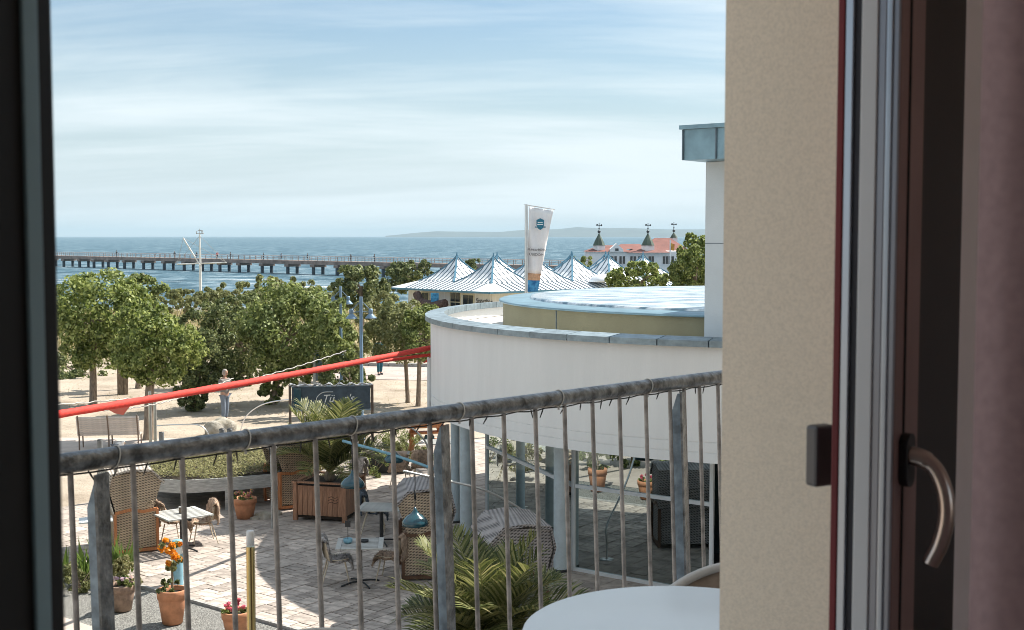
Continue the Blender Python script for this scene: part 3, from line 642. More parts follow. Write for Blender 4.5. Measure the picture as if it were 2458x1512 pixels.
for a, b in zip(mull[:-1], mull[1:]):
    if b - a < .05: continue
    k = max(2, int((b - a) / .10)); e = .034 / RG * 1.05
    aa_ = [a + e + (b - a - 2 * e) * i / k for i in range(k + 1)]
    for z0, z1 in ((.06, 1.585), (1.655, 2.57)):
        m = MB(); p0 = Vector((RG * cos(aa_[0]), RG * sin(aa_[0]), 0)); p1 = Vector((RG * cos(aa_[-1]), RG * sin(aa_[-1]), 0))
        m.add([p0 + Vector((0, 0, z0)), p1 + Vector((0, 0, z0)), p1 + Vector((0, 0, z1)), p0 + Vector((0, 0, z1))], [(0, 1, 2, 3)]); m.build('pane', MT['glass'], rb)
    p0 = Vector((RG * cos(aa_[0]), RG * sin(aa_[0]), 1.62)); p1 = Vector((RG * cos(aa_[-1]), RG * sin(aa_[-1]), 1.62))
    m = MB(); m.bar(p0, p1, .075, .068); m.build('transom', MT['win_white'], rb)
    m = MB(); m.bar(p0 + Vector((0, 0, -1.59)), p1 + Vector((0, 0, -1.59)), .09, .058); m.build('sill', MT['win_white'], rb)
for px, r in ((1119, 7.36), (1092, 7.46), (1346, 6.97)):
    a = polar(px, r) if px > 1130 else None
    if a is None:
        p = Vector((D(px, 1100, 26.0 if px > 1100 else 27.3).x, 26.0 if px > 1100 else 27.3, 0)) - CB
    else: p = Vector((r * cos(a), r * sin(a), 0))
    o = MB().tube([(p.x, p.y, -.02), (p.x, p.y, 2.57)], .14 if px != 1092 else .10, n=24).build('column', MT['column'], rb)
    MB().lathe([(.145, 0), (.155, .0), (.155, .05), (.14, .06)], 24, c=(p.x, p.y, -.01)).build('column_collar', MT['darksteel'], o)
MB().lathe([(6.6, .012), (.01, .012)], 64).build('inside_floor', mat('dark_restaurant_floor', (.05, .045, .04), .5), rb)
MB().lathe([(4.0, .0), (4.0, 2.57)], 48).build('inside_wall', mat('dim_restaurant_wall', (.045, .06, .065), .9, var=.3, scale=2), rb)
# taller wing on the right with a zinc fascia box
wg = thing('hotel_wing', 'pale wall of a taller wing topped by a grey-blue zinc fascia', 'building', (0, 0, 0))
m = MB(); c0 = Vector((3.30, 21.4, 0)); wq = lambda a, b: ((c0 + PA * a + PB * b).x, (c0 + PA * a + PB * b).y)
poly = [wq(0, 0), wq(9, 0), wq(9, 12), wq(0, 12)]
m.prism(poly, lambda u, v, d: Vector((u, v, d)), 4.3, 7.56); w_ = m.build('wall', mat('pale_blue_white_render', (.60, .66, .70), .8, var=.05, scale=1.5, bump=.15, bscale=50), wg)
m = MB(); m.bar(Vector((*wq(0, -.003), 6.18)), Vector((*wq(5, -.003), 6.18)), .006, .012); m.build('wall_joint', MT['tent_seam'], w_)
m = MB(); fo = [wq(-.10, -.62), wq(9.6, -.62), wq(9.6, 12.5), wq(-.10, 12.5)]
m.prism(fo, lambda u, v, d: Vector((u, v, d)), 7.565, 8.07); fa = m.build('fascia', MT['zinc'], wg)
m = MB(); fo2 = [wq(-.14, -.67), wq(9.65, -.67), wq(9.65, 12.55), wq(-.14, 12.55)]
m.prism(fo2, lambda u, v, d: Vector((u, v, d)), 8.072, 8.14); m.build('cap_flashing', MT['zinc'], fa)
for k in range(9):
    m = MB(); m.box(Vector((*wq(-.085 + k * .62, -.63), 7.815)), (.024, .03, .50), rz=PRZ); m.build('seam', MT['tent_seam'], fa)
# ================================================================== PIER
def text_mesh(name, s, size, mt_, parent, loc, rot, shear=0.0, extr=.004, align='CENTER'):
    cu = bpy.data.curves.new(name, 'FONT'); cu.body = s; cu.size = size; cu.extrude = extr; cu.shear = shear; cu.align_x = align; cu.align_y = 'CENTER'
    t = bpy.data.objects.new('tmp', cu); COL.objects.link(t)
    bpy.context.view_layer.update()
    me = bpy.data.meshes.new_from_object(t.evaluated_get(bpy.context.evaluated_depsgraph_get()))
    bpy.data.objects.remove(t); me.materials.clear(); me.materials.append(mt_)
    o = bpy.data.objects.new(name, me); link(o, parent); o.location = loc; o.rotation_euler = rot
    return o
PL = D(40, 612, 400.0); PR = D(1400, 640, 247.0)
PL = Vector((PL.x, PL.y, 0)); PR = Vector((PR.x, PR.y, 0)); pd = (PR - PL).normalized(); pn = Vector((pd.y, -pd.x, 0)); plen = (PR - PL).length; prz = atan2(pd.y, pd.x)
if pn.y > 0: pn = -pn
pier = thing('pier', 'long dark seaside pier on paired piles reaching out over the water', 'pier', (0, 0, 0))
DK = .42
m = MB(); m.bar(PL + Vector((0, 0, DK - .45)), PR + Vector((0, 0, DK - .45)), 3.6, .9); m.build('deck', MT['concrete'], pier)
k = 0; s = 3.0
pil = MB().tube([(0, 0, -5.2), (0, 0, DK - 1.2)], .42, n=10).mesh('pile', MT['pile'])
cap_ = MB().box((0, 0, DK - 1.25), (1.5, 3.9, .62), rz=prz).mesh('pile_cap', MT['concrete'])
while s < plen - 4:
    c = PL + pd * s
    inst(cap_, 'pile_cap', pier, c)
    for sg in (-1, 1):
        p = c + pn * 1.45 * sg; inst(pil, 'pile', pier, (p.x, p.y, 0))
    s += 9.0 + 1.2 * sin(k); k += 1
for sg in (-1, 1):
    o_ = pn * 1.7 * sg
    for h in (.55, 1.05):
        MB().tube([PL + o_ + Vector((0, 0, DK + h)), PR + o_ + Vector((0, 0, DK + h))], .055 if h > 1 else .03, n=5).build('handrail', MT['mast_white'] if sg > 0 else MT['concrete'], pier)
m = MB(); s = 0
while s < plen:
    for sg in (-1, 1):
        c = PL + pd * s + pn * 1.7 * sg; m.box((c.x, c.y, DK + .53), (.10, .10, 1.05), rz=prz)
    s += 2.4
kind(m.build('railing_posts', MT['concrete'], pier), 'stuff')
m = MB(); m.box(D(182, 628, 402).to_tuple()[:2] + (-1.1,), (9, 5, .5), rz=prz); m.build('landing_stage', MT['concrete'], pier)
# ================================================================== PIER PAVILION (white, red roofs, green turrets)
YV = 250.0; kv = YV / FPX
vl = thing('pier_pavilion', 'white pier pavilion with red hipped roofs and green pointed turrets', 'building', (0, 0, 0))
def vx(px): return (px - 1228.5) * kv
def vz(py): return EYE - (py - 567) * kv
def wbox(m, x0, x1, z0, z1, y0, y1): return m.box(((x0 + x1) / 2, (y0 + y1) / 2, (z0 + z1) / 2), (x1 - x0, y1 - y0, z1 - z0))
m = MB(); wbox(m, vx(1411), vx(1640), -2.6, vz(603), YV, YV + 13); wl = m.build('wall', MT['villa_white'], vl)
def hip(name, x0, x1, y0, y1, z0, z1, inset, ov=.5, par=None):
    m = MB(); x0 -= ov; x1 += ov; y0 -= ov; y1 += ov; ym = (y0 + y1) / 2
    m.add([(x0, y0, z0), (x1, y0, z0), (x1, y1, z0), (x0, y1, z0), (x0 + inset, ym, z1), (x1 - inset, ym, z1)], [(3, 2, 1, 0), (0, 1, 5, 4), (1, 2, 5), (2, 3, 4, 5), (3, 0, 4)])
    return m.build(name, MT['roof_red'], par or vl)
hip('roof', vx(1411), vx(1512), YV, YV + 9, vz(604), vz(589), 3.2)
hip('roof', vx(1508), vx(1602), YV - .6, YV + 9, vz(606), vz(592), 3.0)
hip('roof', vx(1480), vx(1560), YV + 3, YV + 11, vz(598), vz(586), 2.0)
hip('roof', vx(1560), vx(1668), YV + 11, YV + 24, vz(603), vz(571), 3.4)
m = MB(); wbox(m, vx(1556), vx(1664), -2.6, vz(602), YV + 13.2, YV + 24); m.build('wall', MT['villa_white'], vl)
gp = [(vx(1462), vz(604)), (vx(1495), vz(604)), (vx(1494), vz(598)), (vx(1488), vz(593)), (vx(1478.5), vz(584)), (vx(1469), vz(593)), (vx(1463), vz(598))]
m = MB(); m.prism(gp, lambda u, v, d: Vector((u, d, v)), YV - .75, YV + 2.5); ga = m.build('gable', MT['villa_white'], vl)
m = MB(); wbox(m, vx(1475), vx(1483), vz(602), vz(596), YV - .82, YV - .76); m.build('window', MT['glass_dark'], ga)
for px, w, ztop, zb, zt in ((1437, 17, 559, 588, 606), (1554, 18, 559, 588, 606), (1616, 11, 557, 570, 590)):
    yy = YV + 1.5 if px < 1600 else YV + 20; sc_ = yy / YV; h = w * kv * .62
    x = vx(px) * sc_; zz = lambda py: EYE - (py - 567) * kv * sc_
    m = MB(); m.box((x, yy, (zz(zb) + zz(zt)) / 2), (h * 2, h * 2, zz(zb) - zz(zt)), rz=.5); tw = m.build('turret', MT['villa_white'], vl)
    m = MB(); vs = []
    pr_ = [(1.28, zb + 1), (.80, (zb * .6 + ztop * .4)), (.34, (zb * .25 + ztop * .75)), (.05, ztop)]
    for r, py in pr_:
        for q in range(8): vs.append((x + h * 1.15 * r * cos(pi / 4 * q + .5), yy + h * 1.15 * r * sin(pi / 4 * q + .5), zz(py)))
    m.add(vs, [(i * 8 + q, i * 8 + (q + 1) % 8, (i + 1) * 8 + (q + 1) % 8, (i + 1) * 8 + q) for i in range(3) for q in range(8)]); m.build('spire', MT['roof_green'], tw)
    m = MB(); m.tube([(x, yy, zz(ztop + 2)), (x, yy, zz(ztop - 24))], .07, n=6); m.lathe([(0, -.32), (.28, -.15), (.32, 0), (.28, .15), (0, .32)], 10, c=(x, yy, zz(ztop - 3)))
    m.lathe([(0, -.2), (.2, 0), (0, .2)], 8, c=(x, yy, zz(ztop - 10)))
    m.bar((x - .62, yy, zz(ztop - 18)), (x + .62, yy, zz(ztop - 18)), .10, .12); m.box((x - .38, yy, zz(ztop - 19)), (.34, .1, .3)); m.box((x + .45, yy, zz(ztop - 18.5)), (.22, .1, .34)); m.build('weathervane', MT['darksteel'], tw)
for px in (1466, 1474, 1486, 1494, 1512, 1520, 1531, 1556, 1563, 1590, 1597, 1604, 1611):
    yf = YV - .04; m = MB(); wbox(m, vx(px), vx(px + 5.5), vz(633), vz(615), yf - .05, yf + .02); w2 = m.build('window', MT['glass_dark'], vl)
    m = MB(); wbox(m, vx(px - .8), vx(px + 6.3), vz(634.6), vz(633.2), yf - .2, yf); m.build('sill', MT['villa_white'], w2)
fp = thing('flagpole', 'thin white flagpole with red and yellow flag before the pier pavilion', 'flagpole', (vx(1603), YV - 3, -2.6))
MB().tube([(0, 0, 0), (0, 0, vz(575) + 2.6)], .12, n=8).build('pole', MT['mast_white'], fp)
m = MB(); m.add([(0, 0, 7.6), (.9, .2, 7.3), (.85, .1, 6.7), (0, 0, 6.9)], [(0, 1, 2, 3)]); m.add([(0, .02, 6.88), (.85, .12, 6.68), (.8, .1, 6.0), (0, .02, 6.2)], [(0, 1, 2, 3)])
o = m.build('flag', mat('red_gold_flag', (.55, .12, .03), .8, var=.1, scale=.6, col2=(.75, .45, .06)), fp); sx = o.modifiers.new('t', 'SOLIDIFY'); sx.thickness = .03
# ================================================================== BEACH STALLS under white tent-like roofs
PC = Vector((-1.38, 75.6, 0)); E1 = Vector((-.68, .733, 0)); E2 = Vector((.76, .65, 0))
S1, S2 = 3.6, 3.45
st_ = thing('tent_roof_pavilion', 'low promenade stalls under a row of white tent-shaped metal roofs', 'building', (0, 0, 0))
def pp(a, b, z): return PC + E1 * a + E2 * b + Vector((0, 0, z))
NA, NB = 2, 5
ov = 1.0
ZE, ZR, ZM, ZA = 2.92, 3.38, 3.58, 4.97
m = MB()
A_ = NA * S1; B_ = NB * S2; o_ = 1.6
INS = 1.35
A_ += 2 * INS; B_ += 2 * INS
ring = lambda d, z: [pp(d, d, z), pp(d, B_ - d, z), pp(A_ - d, B_ - d, z), pp(A_ - d, d, z)]
ro_ = ring(0, ZE); ri_ = ring(INS, ZR)
m.add(ro_ + ri_, [(i, (i + 1) % 4, 4 + (i + 1) % 4, 4 + i) for i in range(4)])
m.add(ri_, [(0, 1, 2, 3)]); skirt = m.build('roof_skirt', MT['tent_roof'], st_)
m = MB()
for (u0, v0), (u1, v1) in (((0, 0), (A_, 0)), ((0, 0), (0, B_))):
    n_ = int(((u1 - u0) + (v1 - v0)) / .42)
    for i in range(1, n_):
        t = i / n_; a_, b_ = u0 + (u1 - u0) * t, v0 + (v1 - v0) * t
        a2 = a_ if u1 > u0 + 1 else INS; b2 = b_ if v1 > v0 + 1 else INS
        if (u1 > u0 + 1 and (a_ < INS or a_ > A_ - INS)) or (v1 > v0 + 1 and (b_ < INS or b_ > B_ - INS)): continue
        m.bar(pp(a_, b_, ZE + .02), pp(a2, b2, ZR + .02), .045, .05)
kind(m.build('skirt_seams', MT['tent_seam'], skirt), 'stuff')
m = MB()
for i in range(4): m.bar(ro_[i] + Vector((0, 0, -.05)), ro_[(i + 1) % 4] + Vector((0, 0, -.05)), .12, .12)
m.build('gutter', MT['tent_blue'], st_)
# one tent module, local axes along E1/E2
def tent_mesh():
    hs = [(S1 * .5, S2 * .5, ZR - .01), (S1 * .36, S2 * .36, 3.66), (S1 * .19, S2 * .19, 4.16), (S1 * .065, S2 * .065, 4.66), (.03, .03, ZA)]
    vs = []
    for a, b, z in hs:
        for sa, sb in ((-1, -1), (-1, 1), (1, 1), (1, -1)): vs.append(E1 * a * sa + E2 * b * sb + Vector((0, 0, z)))
    fs = [(i * 4 + k, i * 4 + (k + 1) % 4, (i + 1) * 4 + (k + 1) % 4, (i + 1) * 4 + k) for i in range(4) for k in range(4)]
    t = MB().add(vs, fs)
    se = MB()
    for side in range(4):
        for j in range(-4, 5):
            f = j / 4.6
            for i in range(4):
                A0_ = vs[i * 4 + side]; A1_ = vs[i * 4 + (side + 1) % 4]; B0_ = vs[(i + 1) * 4 + side]; B1_ = vs[(i + 1) * 4 + (side + 1) % 4]
                w0 = (A1_ - A0_).length / 2; w1 = (B1_ - B0_).length / 2; x = f * S1 * .5
                if abs(x) >= w0 - .01: break
                ca, cb = (A0_ + A1_) / 2, (B0_ + B1_) / 2; e = (A1_ - A0_).normalized()
                tt = 1.0 if abs(x) < w1 else (w0 - abs(x)) / (w0 - w1)
                nrm = (A1_ - A0_).cross(B0_ - A0_).normalized()
                if nrm.z < 0: nrm = -nrm
                se.bar(ca + e * x + nrm * .015, ca + (cb - ca) * tt + e * x + nrm * .015, .04, .05, up=nrm)
    hp_ = MB()
    for k in range(4):
        for i in range(4): hp_.bar(vs[i * 4 + k], vs[(i + 1) * 4 + k], .13, .09)
    hp_.tube([(0, 0, ZA - .25), (0, 0, ZA + .28)], [.14, .02], n=6)
    return t.mesh('tent_roof', MT['tent_roof']), se.mesh('seams', MT['tent_seam']), hp_.mesh('hip_flashing', MT['tent_blue'])
tm, tse, thp = tent_mesh()
for ib in range(NB):
    for ia in range(NA):
        c = pp(INS + (ia + .5) * S1, INS + (ib + .5) * S2, 0); o = inst(tm, 'tent_roof', st_, c)
        kind(inst(tse, 'seams', o), 'stuff'); inst(thp, 'hip_flashing', o)
def wall_seg(a0, b0, a1, b1, z0, z1, mt_, name='wall'):
    m = MB(); p, q = pp(a0, b0, 0), pp(a1, b1, 0); m.bar((p.x, p.y, (z0 + z1) / 2), (q.x, q.y, (z0 + z1) / 2), .12, z1 - z0); return m.build(name, mt_, st_)
wall_seg(A_ - .9, .9, .9, .9, -.05, ZE + .1, MT['hut_wall']); wall_seg(.9, .96, .9, B_ - .9, -.05, ZE + .1, MT['hut_wall']); wall_seg(A_ - .9, B_ - .9, .9, B_ - .9, -.05, ZE + .1, MT['hut_wall'])
def hut_win(a, z0, z1, w, rows):
    for r in range(rows):
        h = (z1 - z0) / rows
        for c_ in (-.5, .5):
            m = MB(); p = pp(a + c_ * w / 2, .80, z0 + h * (r + .5)); m.box(p, (w / 2 - .07, .05, h - .07), rz=atan2(E1.y, E1.x)); m.build('window_pane', MT['glass_dark'], st_)
    m = MB(); p = pp(a, .825, (z0 + z1) / 2); m.box(p, (w + .1, .05, z1 - z0 + .1), rz=atan2(E1.y, E1.x)); m.build('window_frame', MT['hut_cream'], st_)
hut_win(4.15, .9, 2.75, .95, 3); hut_win(2.9, 1.95, 2.65, 1.0, 1); hut_win(2.85, .8, 1.65, .8, 1); hut_win(7.2, .9, 2.65, .7, 3)
c = pp(1.35, .78, 2.28)
text_mesh('sign_lettering', 'Störtbar', .46, MT['print_black'], st_, c, (pi / 2, 0, atan2(-E1.y, -E1.x)))
for j, (a_, z_) in enumerate(((1.35, 1.55), (1.1, 1.45), (1.6, 1.5))):
    m = MB(); m.tube(curve([pp(a_, .76, z_ - .45), pp(a_ + .03, .76, z_), pp(a_ + .2 * (j - 1), .76, z_ + .4)], 4), .022, n=4); m.build('painted_branch', MT['print_black'], st_)
m = MB(); m.tube(curve([pp(6.9, -.1, 2.6), pp(6.3, -.2, 2.1), pp(5.0, -.25, 1.95), pp(3.9, -.2, 2.1)], 6), .28, n=7); m.build('fishing_net', mat('brown_net', (.09, .06, .055), .95, var=.5, scale=9), st_)
for z_, h in ((2.45, .55), (.95, .95)):
    m = MB(); p = pp(4.75, -.35, z_); m.box(p, (.5, .05, h), rz=.3); m.build('pennant', MT['flag_blue'], st_)
dm = MB().lathe([(0, .55), (.5, .45), (.85, .2), (.95, 0), (0, 0)], 16, c=pp(.35, 2.9 * S2, 3.3)).build('roof_vent', MT['tent_roof'], st_)
# ================================================================== BANNER on its pole
YF = 40.0; kf = YF / FPX
bn = thing('banner_flag', 'tall white banner flag with teal crest and blue foot on a steel pole', 'banner', (D(1263, 600, YF).x, YF, -.04))
bx = D(1263, 600, YF).x
ztop = D(1263, 492, YF).z + .04
MB().tube([(0, 0, 0), (0, 0, ztop + .02)], [.075, .052], n=12).build('pole', MT['steel'], bn)
LL = lambda px, py: (D(px, py, YF).x - bx, 0, D(px, py, YF).z + .04)
a_, b_ = LL(1258, 491), LL(1331, 503)
MB().tube([a_, b_], .018, n=6).build('crossbar', MT['steel'], bn)
def banner(py0, py1, mt_, name, jag=None):
    """cloth between two heights: left edge on the pole, right edge sweeping in towards the foot"""
    m = MB(); vs = []; nr, nc = 14, 10
    for j in range(nr + 1):
        v = j / nr
        for i in range(nc + 1):
            t = i / nc
            p0 = py0 + (jag(t) if jag and j == 0 else 0); py = p0 + (py1 - p0) * v
            g = (py - 492) / (700 - 492)
            xl = 1270 - 6 * g; xr = 1329 - 38 * g ** .9
            x = xl + (xr - xl) * t
            top = (py + 10 * t * (1 - g))
            q = LL(x, top); vs.append((q[0], .05 * sin(t * 5 + g * 3) + .035 * sin(t * 11 - g * 9), q[2]))
    m.add(vs, [(j * (nc + 1) + i, j * (nc + 1) + i + 1, (j + 1) * (nc + 1) + i + 1, (j + 1) * (nc + 1) + i) for j in range(nr) for i in range(nc)], True)
    o = m.build(name, mt_, bn); s = o.modifiers.new('t', 'SOLIDIFY'); s.thickness = .004; return o
banner(496, 655.2, MT['flag_cloth'], 'cloth'); banner(655, 672.2, MT['flag_sand'], 'sand_print'); banner(672, 700, MT['flag_blue'], 'blue_print')
m = MB(); cx, cz = LL(1296, 539)[0], LL(1296, 539)[2]; s = kf
shield = [(-9, 11), (-4, 13), (0, 15), (4, 13), (9, 11), (9, -2), (6, -9), (0, -13), (-6, -9), (-9, -2)]
m.prism([(u * s, v * s) for u, v in shield], lambda u, v, d: Vector((cx + u, -.10 - d, cz + v)), 0, .004)
cr = m.build('crest', MT['print_teal'], bn)
for v, w in ((5, 6), (0, 7)):
    m = MB(); m.box((cx, -.106, cz + v * s), (w * 2 * s, .003, 2 * s)); m.build('crest_stripe', MT['flag_cloth'], cr)
m = MB(); m.box((cx, -.107, cz - 6 * s), (26 * s, .003, 2.6 * s)); m.build('crest_wave', MT['print_teal'], cr)
p = LL(1287, 599); text_mesh('script_lettering', 'Kaiserbäder', .125, MT['print_black'], bn, (p[0] + .02, -.10, p[2]), (pi / 2, .06, 0), shear=.35)
p = LL(1286, 611); text_mesh('capital_lettering', 'USEDOM', .115, MT['print_black'], bn, (p[0] + .01, -.10, p[2]), (pi / 2, .06, 0))
# ================================================================== SIGNAL MAST on the dune
YM = 104.0; base = D(482, 742, YM)
ms = thing('signal_mast', 'thin white signal mast with crossed spars standing on the dune', 'mast', (base.x, YM, ground_z(YM)))
km = YM / FPX; mz = lambda py: (567 - py) * km + EYE - ground_z(YM)
xx = lambda px: (px - 480) * km
MB().tube([(0, 0, 0), (0, 0, mz(632)), (0, 0, mz(562))], [.12, .10, .06], n=8).build('pole', MT['mast_white'], ms)
MB().tube([(xx(424), 0, mz(634)), (xx(543), 0, mz(630))], .055, n=6).build('yard', MT['mast_white'], ms)
MB().tube([(xx(480), -.1, mz(636)), (xx(441), -.1, mz(571))], .06, n=6).build('gaff', MT['mast_white'], ms)
for q in ((xx(441), mz(571)), (xx(480), mz(566))):
    for e in ((xx(424), mz(634)), (xx(543), mz(630))): MB().tube([(q[0], 0, q[1]), (e[0], 0, e[1])], .014, n=4).build('stay', MT['kerb'], ms)
m = MB(); z_ = mz(560); m.box((0, 0, z_), (.60, .06, .05)); m.box((.05, 0, z_ + .24), (.4, .05, .05)); m.tube([(0, 0, z_ - .2), (0, 0, z_ + .38)], .02, n=5)
for sx_ in (-.28, .2, .3): m.tube([(sx_, 0, z_ - .06), (sx_ * .8, 0, z_ + .2)], .03, n=5)
m.build('wind_instrument', MT['kerb'], ms)
ib = thing('information_board', 'small white and blue notice board at the foot of the signal mast', 'notice board', (D(474, 742, YM - 1).x, YM - 1, ground_z(YM)))
for sx_ in (-.28, .28): MB().tube([(sx_, .03, 0), (sx_, .03, .8)], .03, n=6).build('post', MT['kerb'], ib)
m = MB(); m.box((0, 0, .42), (.62, .05, .62)); m.build('panel', mat('white_notice', (.68, .72, .80), .7, var=.15, scale=6), ib); m = MB(); m.box((0, 0, .80), (.66, .07, .12)); m.build('header', MT['blue_paint'], ib)
# ================================================================== STREET LAMPS
def street_lamp(loc, label, h, rz):
    s = thing('street_lamp', label, 'street lamp', loc, rz, 'blue lantern posts on the promenade')
    MB().tube([(0, 0, 0), (0, 0, .9), (0, 0, .95), (0, 0, h)], [.085, .085, .055, .05], n=10).build('pole', MT['lamp_blue'], s)
    for sg in (-1, 1):
        o = MB().tube([(0, 0, h - .45), (sg * .26, 0, h - .47)], .014, n=6); o.tube([(0, 0, h - .12), (sg * .24, 0, h - .36)], .012, n=6); o.build('arm', MT['lamp_blue'], s)
        x = sg * .29
        sh = MB().lathe([(0, -.34), (.05, -.345), (.065, -.38), (.068, -.47), (.055, -.48), (.07, -.51), (.175, -.62), (.178, -.635), (.06, -.55), (0, -.55)], 18, c=(x, 0, h - .02)).build('lamp_shade', MT['lamp_blue'], s)
        MB().lathe([(0, -.56), (.05, -.565), (.055, -.62), (.03, -.65), (0, -.655)], 12, c=(x, 0, h - .02)).build('lens', MT['pvc_white'], sh)
    return s
YL = 37.5; q = D(866, 712, YL); street_lamp((q.x, YL, -.04), 'blue double-arm street lamp rising behind the slate sign', q.z + .04, radians(12))
YL = 45.; q = D(817, 687, YL); street_lamp((q.x, YL, -.04), 'farther blue street lamp half hidden by the leafy tree', q.z + .04, radians(28))
# ================================================================== TREES AND PLANTS
def leaf_blob(mb, c, r, n, size, rng, flat=.0, bell=0.0):
    """many small leaf quads spread over clumps that cover an ellipsoid"""
    c = Vector(c); rx, ry, rz = r
    n = int(n * 1.25); size = size * .88; ncl = max(10, int(n / 120)); cl = []
    for i in range(ncl):
        z = rng.uniform(-1, 1); a = rng.uniform(0, 2 * pi); q = sqrt(1 - z * z); k = rng.choice((rng.uniform(.45, .9), rng.uniform(.8, 1.0), rng.uniform(.85, 1.12)))
        w = 1 + bell * z
        cl.append((Vector((q * cos(a) * rx * k * w, q * sin(a) * ry * k * w, z * rz * k)), rng.uniform(.20, .40) * min(rx, ry, rz) * (1.0 if k < .9 else .85)))
    per = n // ncl; vs = []; fs = []
    for cc, cr in cl:
        out = cc.normalized()
        for j in range(per):
            d = Vector((rng.gauss(0, 1), rng.gauss(0, 1), rng.gauss(0, 1))); d.normalize()
            d = (d + out * .5 + Vector((0, 0, .25))).normalized()
            p = c + cc + d * cr * rng.uniform(.55, 1.05)
            nn = (d + Vector((rng.gauss(0, .55), rng.gauss(0, .55), rng.gauss(0, .55)))).normalized()
            x = nn.cross(Vector((0, 0, 1)))
            if x.length < .01: x = Vector((1, 0, 0))
            x.normalize(); y = nn.cross(x); s = size * rng.uniform(.6, 1.25)
            t = rng.uniform(0, 2 * pi); x, y = x * cos(t) + y * sin(t), y * cos(t) - x * sin(t)
            b = len(vs); vs += [p - x * s * .5, p - y * s * .32 + x * s * .05, p + x * s * .55, p + y * s * .32 + x * s * .05]; fs.append((b, b + 1, b + 2, b + 3))
    mb.add(vs, fs)
def limbs(mb, base, top, r, rng, n=6, spread=.8):
    base = Vector(base); top = Vector(top); h = top.z - base.z
    mid = base.lerp(top, .5) + Vector((rng.uniform(-.06, .06), rng.uniform(-.06, .06), 0))
    mb.tube(curve([base, base.lerp(mid, .5), mid, top], 4), [r * 1.25] + [r * (1 - .022 * i) for i in range(12)], n=10)
    for i in range(n):
        a = 2 * pi * i / n + rng.uniform(-.3, .3); s = base.lerp(top, rng.uniform(.62, .98)); L = spread * rng.uniform(.6, 1.0)
        e = s + Vector((cos(a) * L, sin(a) * L, L * rng.uniform(.5, 1.0))); mb.tube(curve([s, s.lerp(e, .5) + Vector((0, 0, .08)), e], 3), [r * .5, r * .45, r * .4, r * .33, r * .27, r * .2, r * .12], n=6)
def tree(name, label, base, crown, trunk_r, n, size, lm, group=None, seed=1, cat='tree', bell=0.0, extra=()):
    rng = random.Random(seed); base = Vector(base)
    t = thing(name, label, cat, base, 0, group)
    cc, cr = Vector(crown[0]) - base, crown[1]
    m = MB(); limbs(m, (0, 0, 0), (cc.x * .6, cc.y * .6, cc.z), trunk_r, rng, 7, min(cr[0], cr[1]) * .75); m.build('trunk', MT['bark'], t)
    m = MB(); leaf_blob(m, cc, cr, n, size, rng, bell=bell)
    for ec, er, en in extra: leaf_blob(m, Vector(ec) - base, er, en, size, rng)
    m.build('crown', MT[lm], t)
    return t
def at(px, y): return Vector((D(px, 800, y).x, y, -.04))
def R(hw, hh, y): return (hw * 1.06 * y / FPX, hw * y / FPX * .95, hh * 1.06 * y / FPX)
GT = 'clipped trees on the sandy promenade'
y = 46.9; tree('clipped_tree', 'bright green clipped tree at the left edge with pale straight trunk', at(220, y), (D(232, 765, y), R(112, 92, y)), .14, 11000, .17, 'leaf_lime', GT, 3, extra=[(D(178, 840, y - .5), R(52, 44, y), 2200), (D(290, 800, y), R(60, 60, y), 2600)])
y = 38.7; tree('clipped_tree', 'nearest bright green tree whose trunk stands beside the park bench', at(352, y), (D(378, 830, y), R(90, 76, y)), .16, 9500, .14, 'leaf_lime', GT, 4, extra=[(D(330, 775, y), R(50, 40, y), 2200), (D(330, 880, y), R(40, 34, y), 1300)])
y = 52.; tree('clipped_tree', 'darker rounded tree crown rising behind the bright left tree', at(330, y), (D(335, 715, y), R(52, 46, y)), .12, 4200, .16, 'leaf_mid', GT, 5)
y = 45.2; tree('ivy_clad_tree', 'dark ivy column tapering to the sand left of the walker', at(463, y), (D(488, 835, y), R(66, 94, y)), .12, 10500, .13, 'leaf_dark', GT, 6, extra=[(D(463, 930, y), R(36, 60, y), 7000)])
y = 52.8; tree('ivy_clad_tree', 'dark ivy covered tree directly behind the walker', at(577, y), (D(577, 805, y), R(74, 84, y)), .12, 9500, .14, 'leaf_dark', GT, 7, extra=[(D(577, 893, y), R(30, 46, y), 4200)])
y = 47.0; tree('clipped_tree', 'large bushy tree in the middle with two ivy wrapped stems', at(652, y), (D(712, 800, y), R(118, 98, y)), .14, 15000, .16, 'leaf_mid', GT, 8, extra=[(D(805, 800, 44.2), R(44, 70, 44), 3200), (D(745, 752, y), R(60, 40, y), 2200), (D(650, 925, y), R(24, 46, y), 4000), (D(700, 885, y), R(60, 36, y), 2600), (D(775, 850, y), R(50, 45, y), 2200)])
y = 55; tree('shrub', 'grey green shrub between the middle tree and the lamp post', at(835, y), (D(838, 835, y), R(46, 70, y)), .06, 4500, .16, 'leaf_olive', None, 9, 'shrub')
y = 44.; tree('shrub', 'leafy hedge clump behind the slate sign', at(845, y), (D(838, 905, y), R(62, 40, y)), .05, 4200, .14, 'leaf_dark', None, 19, 'shrub')
y = 47.5; tree('slender_tree', 'slim young tree with pale foliage left of the round building', at(978, y), (D(962, 800, y), R(72, 62, y)), .085, 6500, .14, 'leaf_olive', 'slim trees beside the round building', 10, extra=[(D(935, 768, y), R(48, 28, y), 2200)])
y = 46.5; tree('slender_tree', 'slim tree close against the round building edge', at(1003, y), (D(1012, 800, y), R(52, 60, y)), .095, 5200, .14, 'leaf_mid', 'slim trees beside the round building', 11)
y = 68; tree('round_tree', 'dark round topped tree before the pier, left of the tent roofs', at(868, y), (D(866, 686, y), R(62, 44, y)), .16, 6500, .20, 'leaf_dark', None, 12)
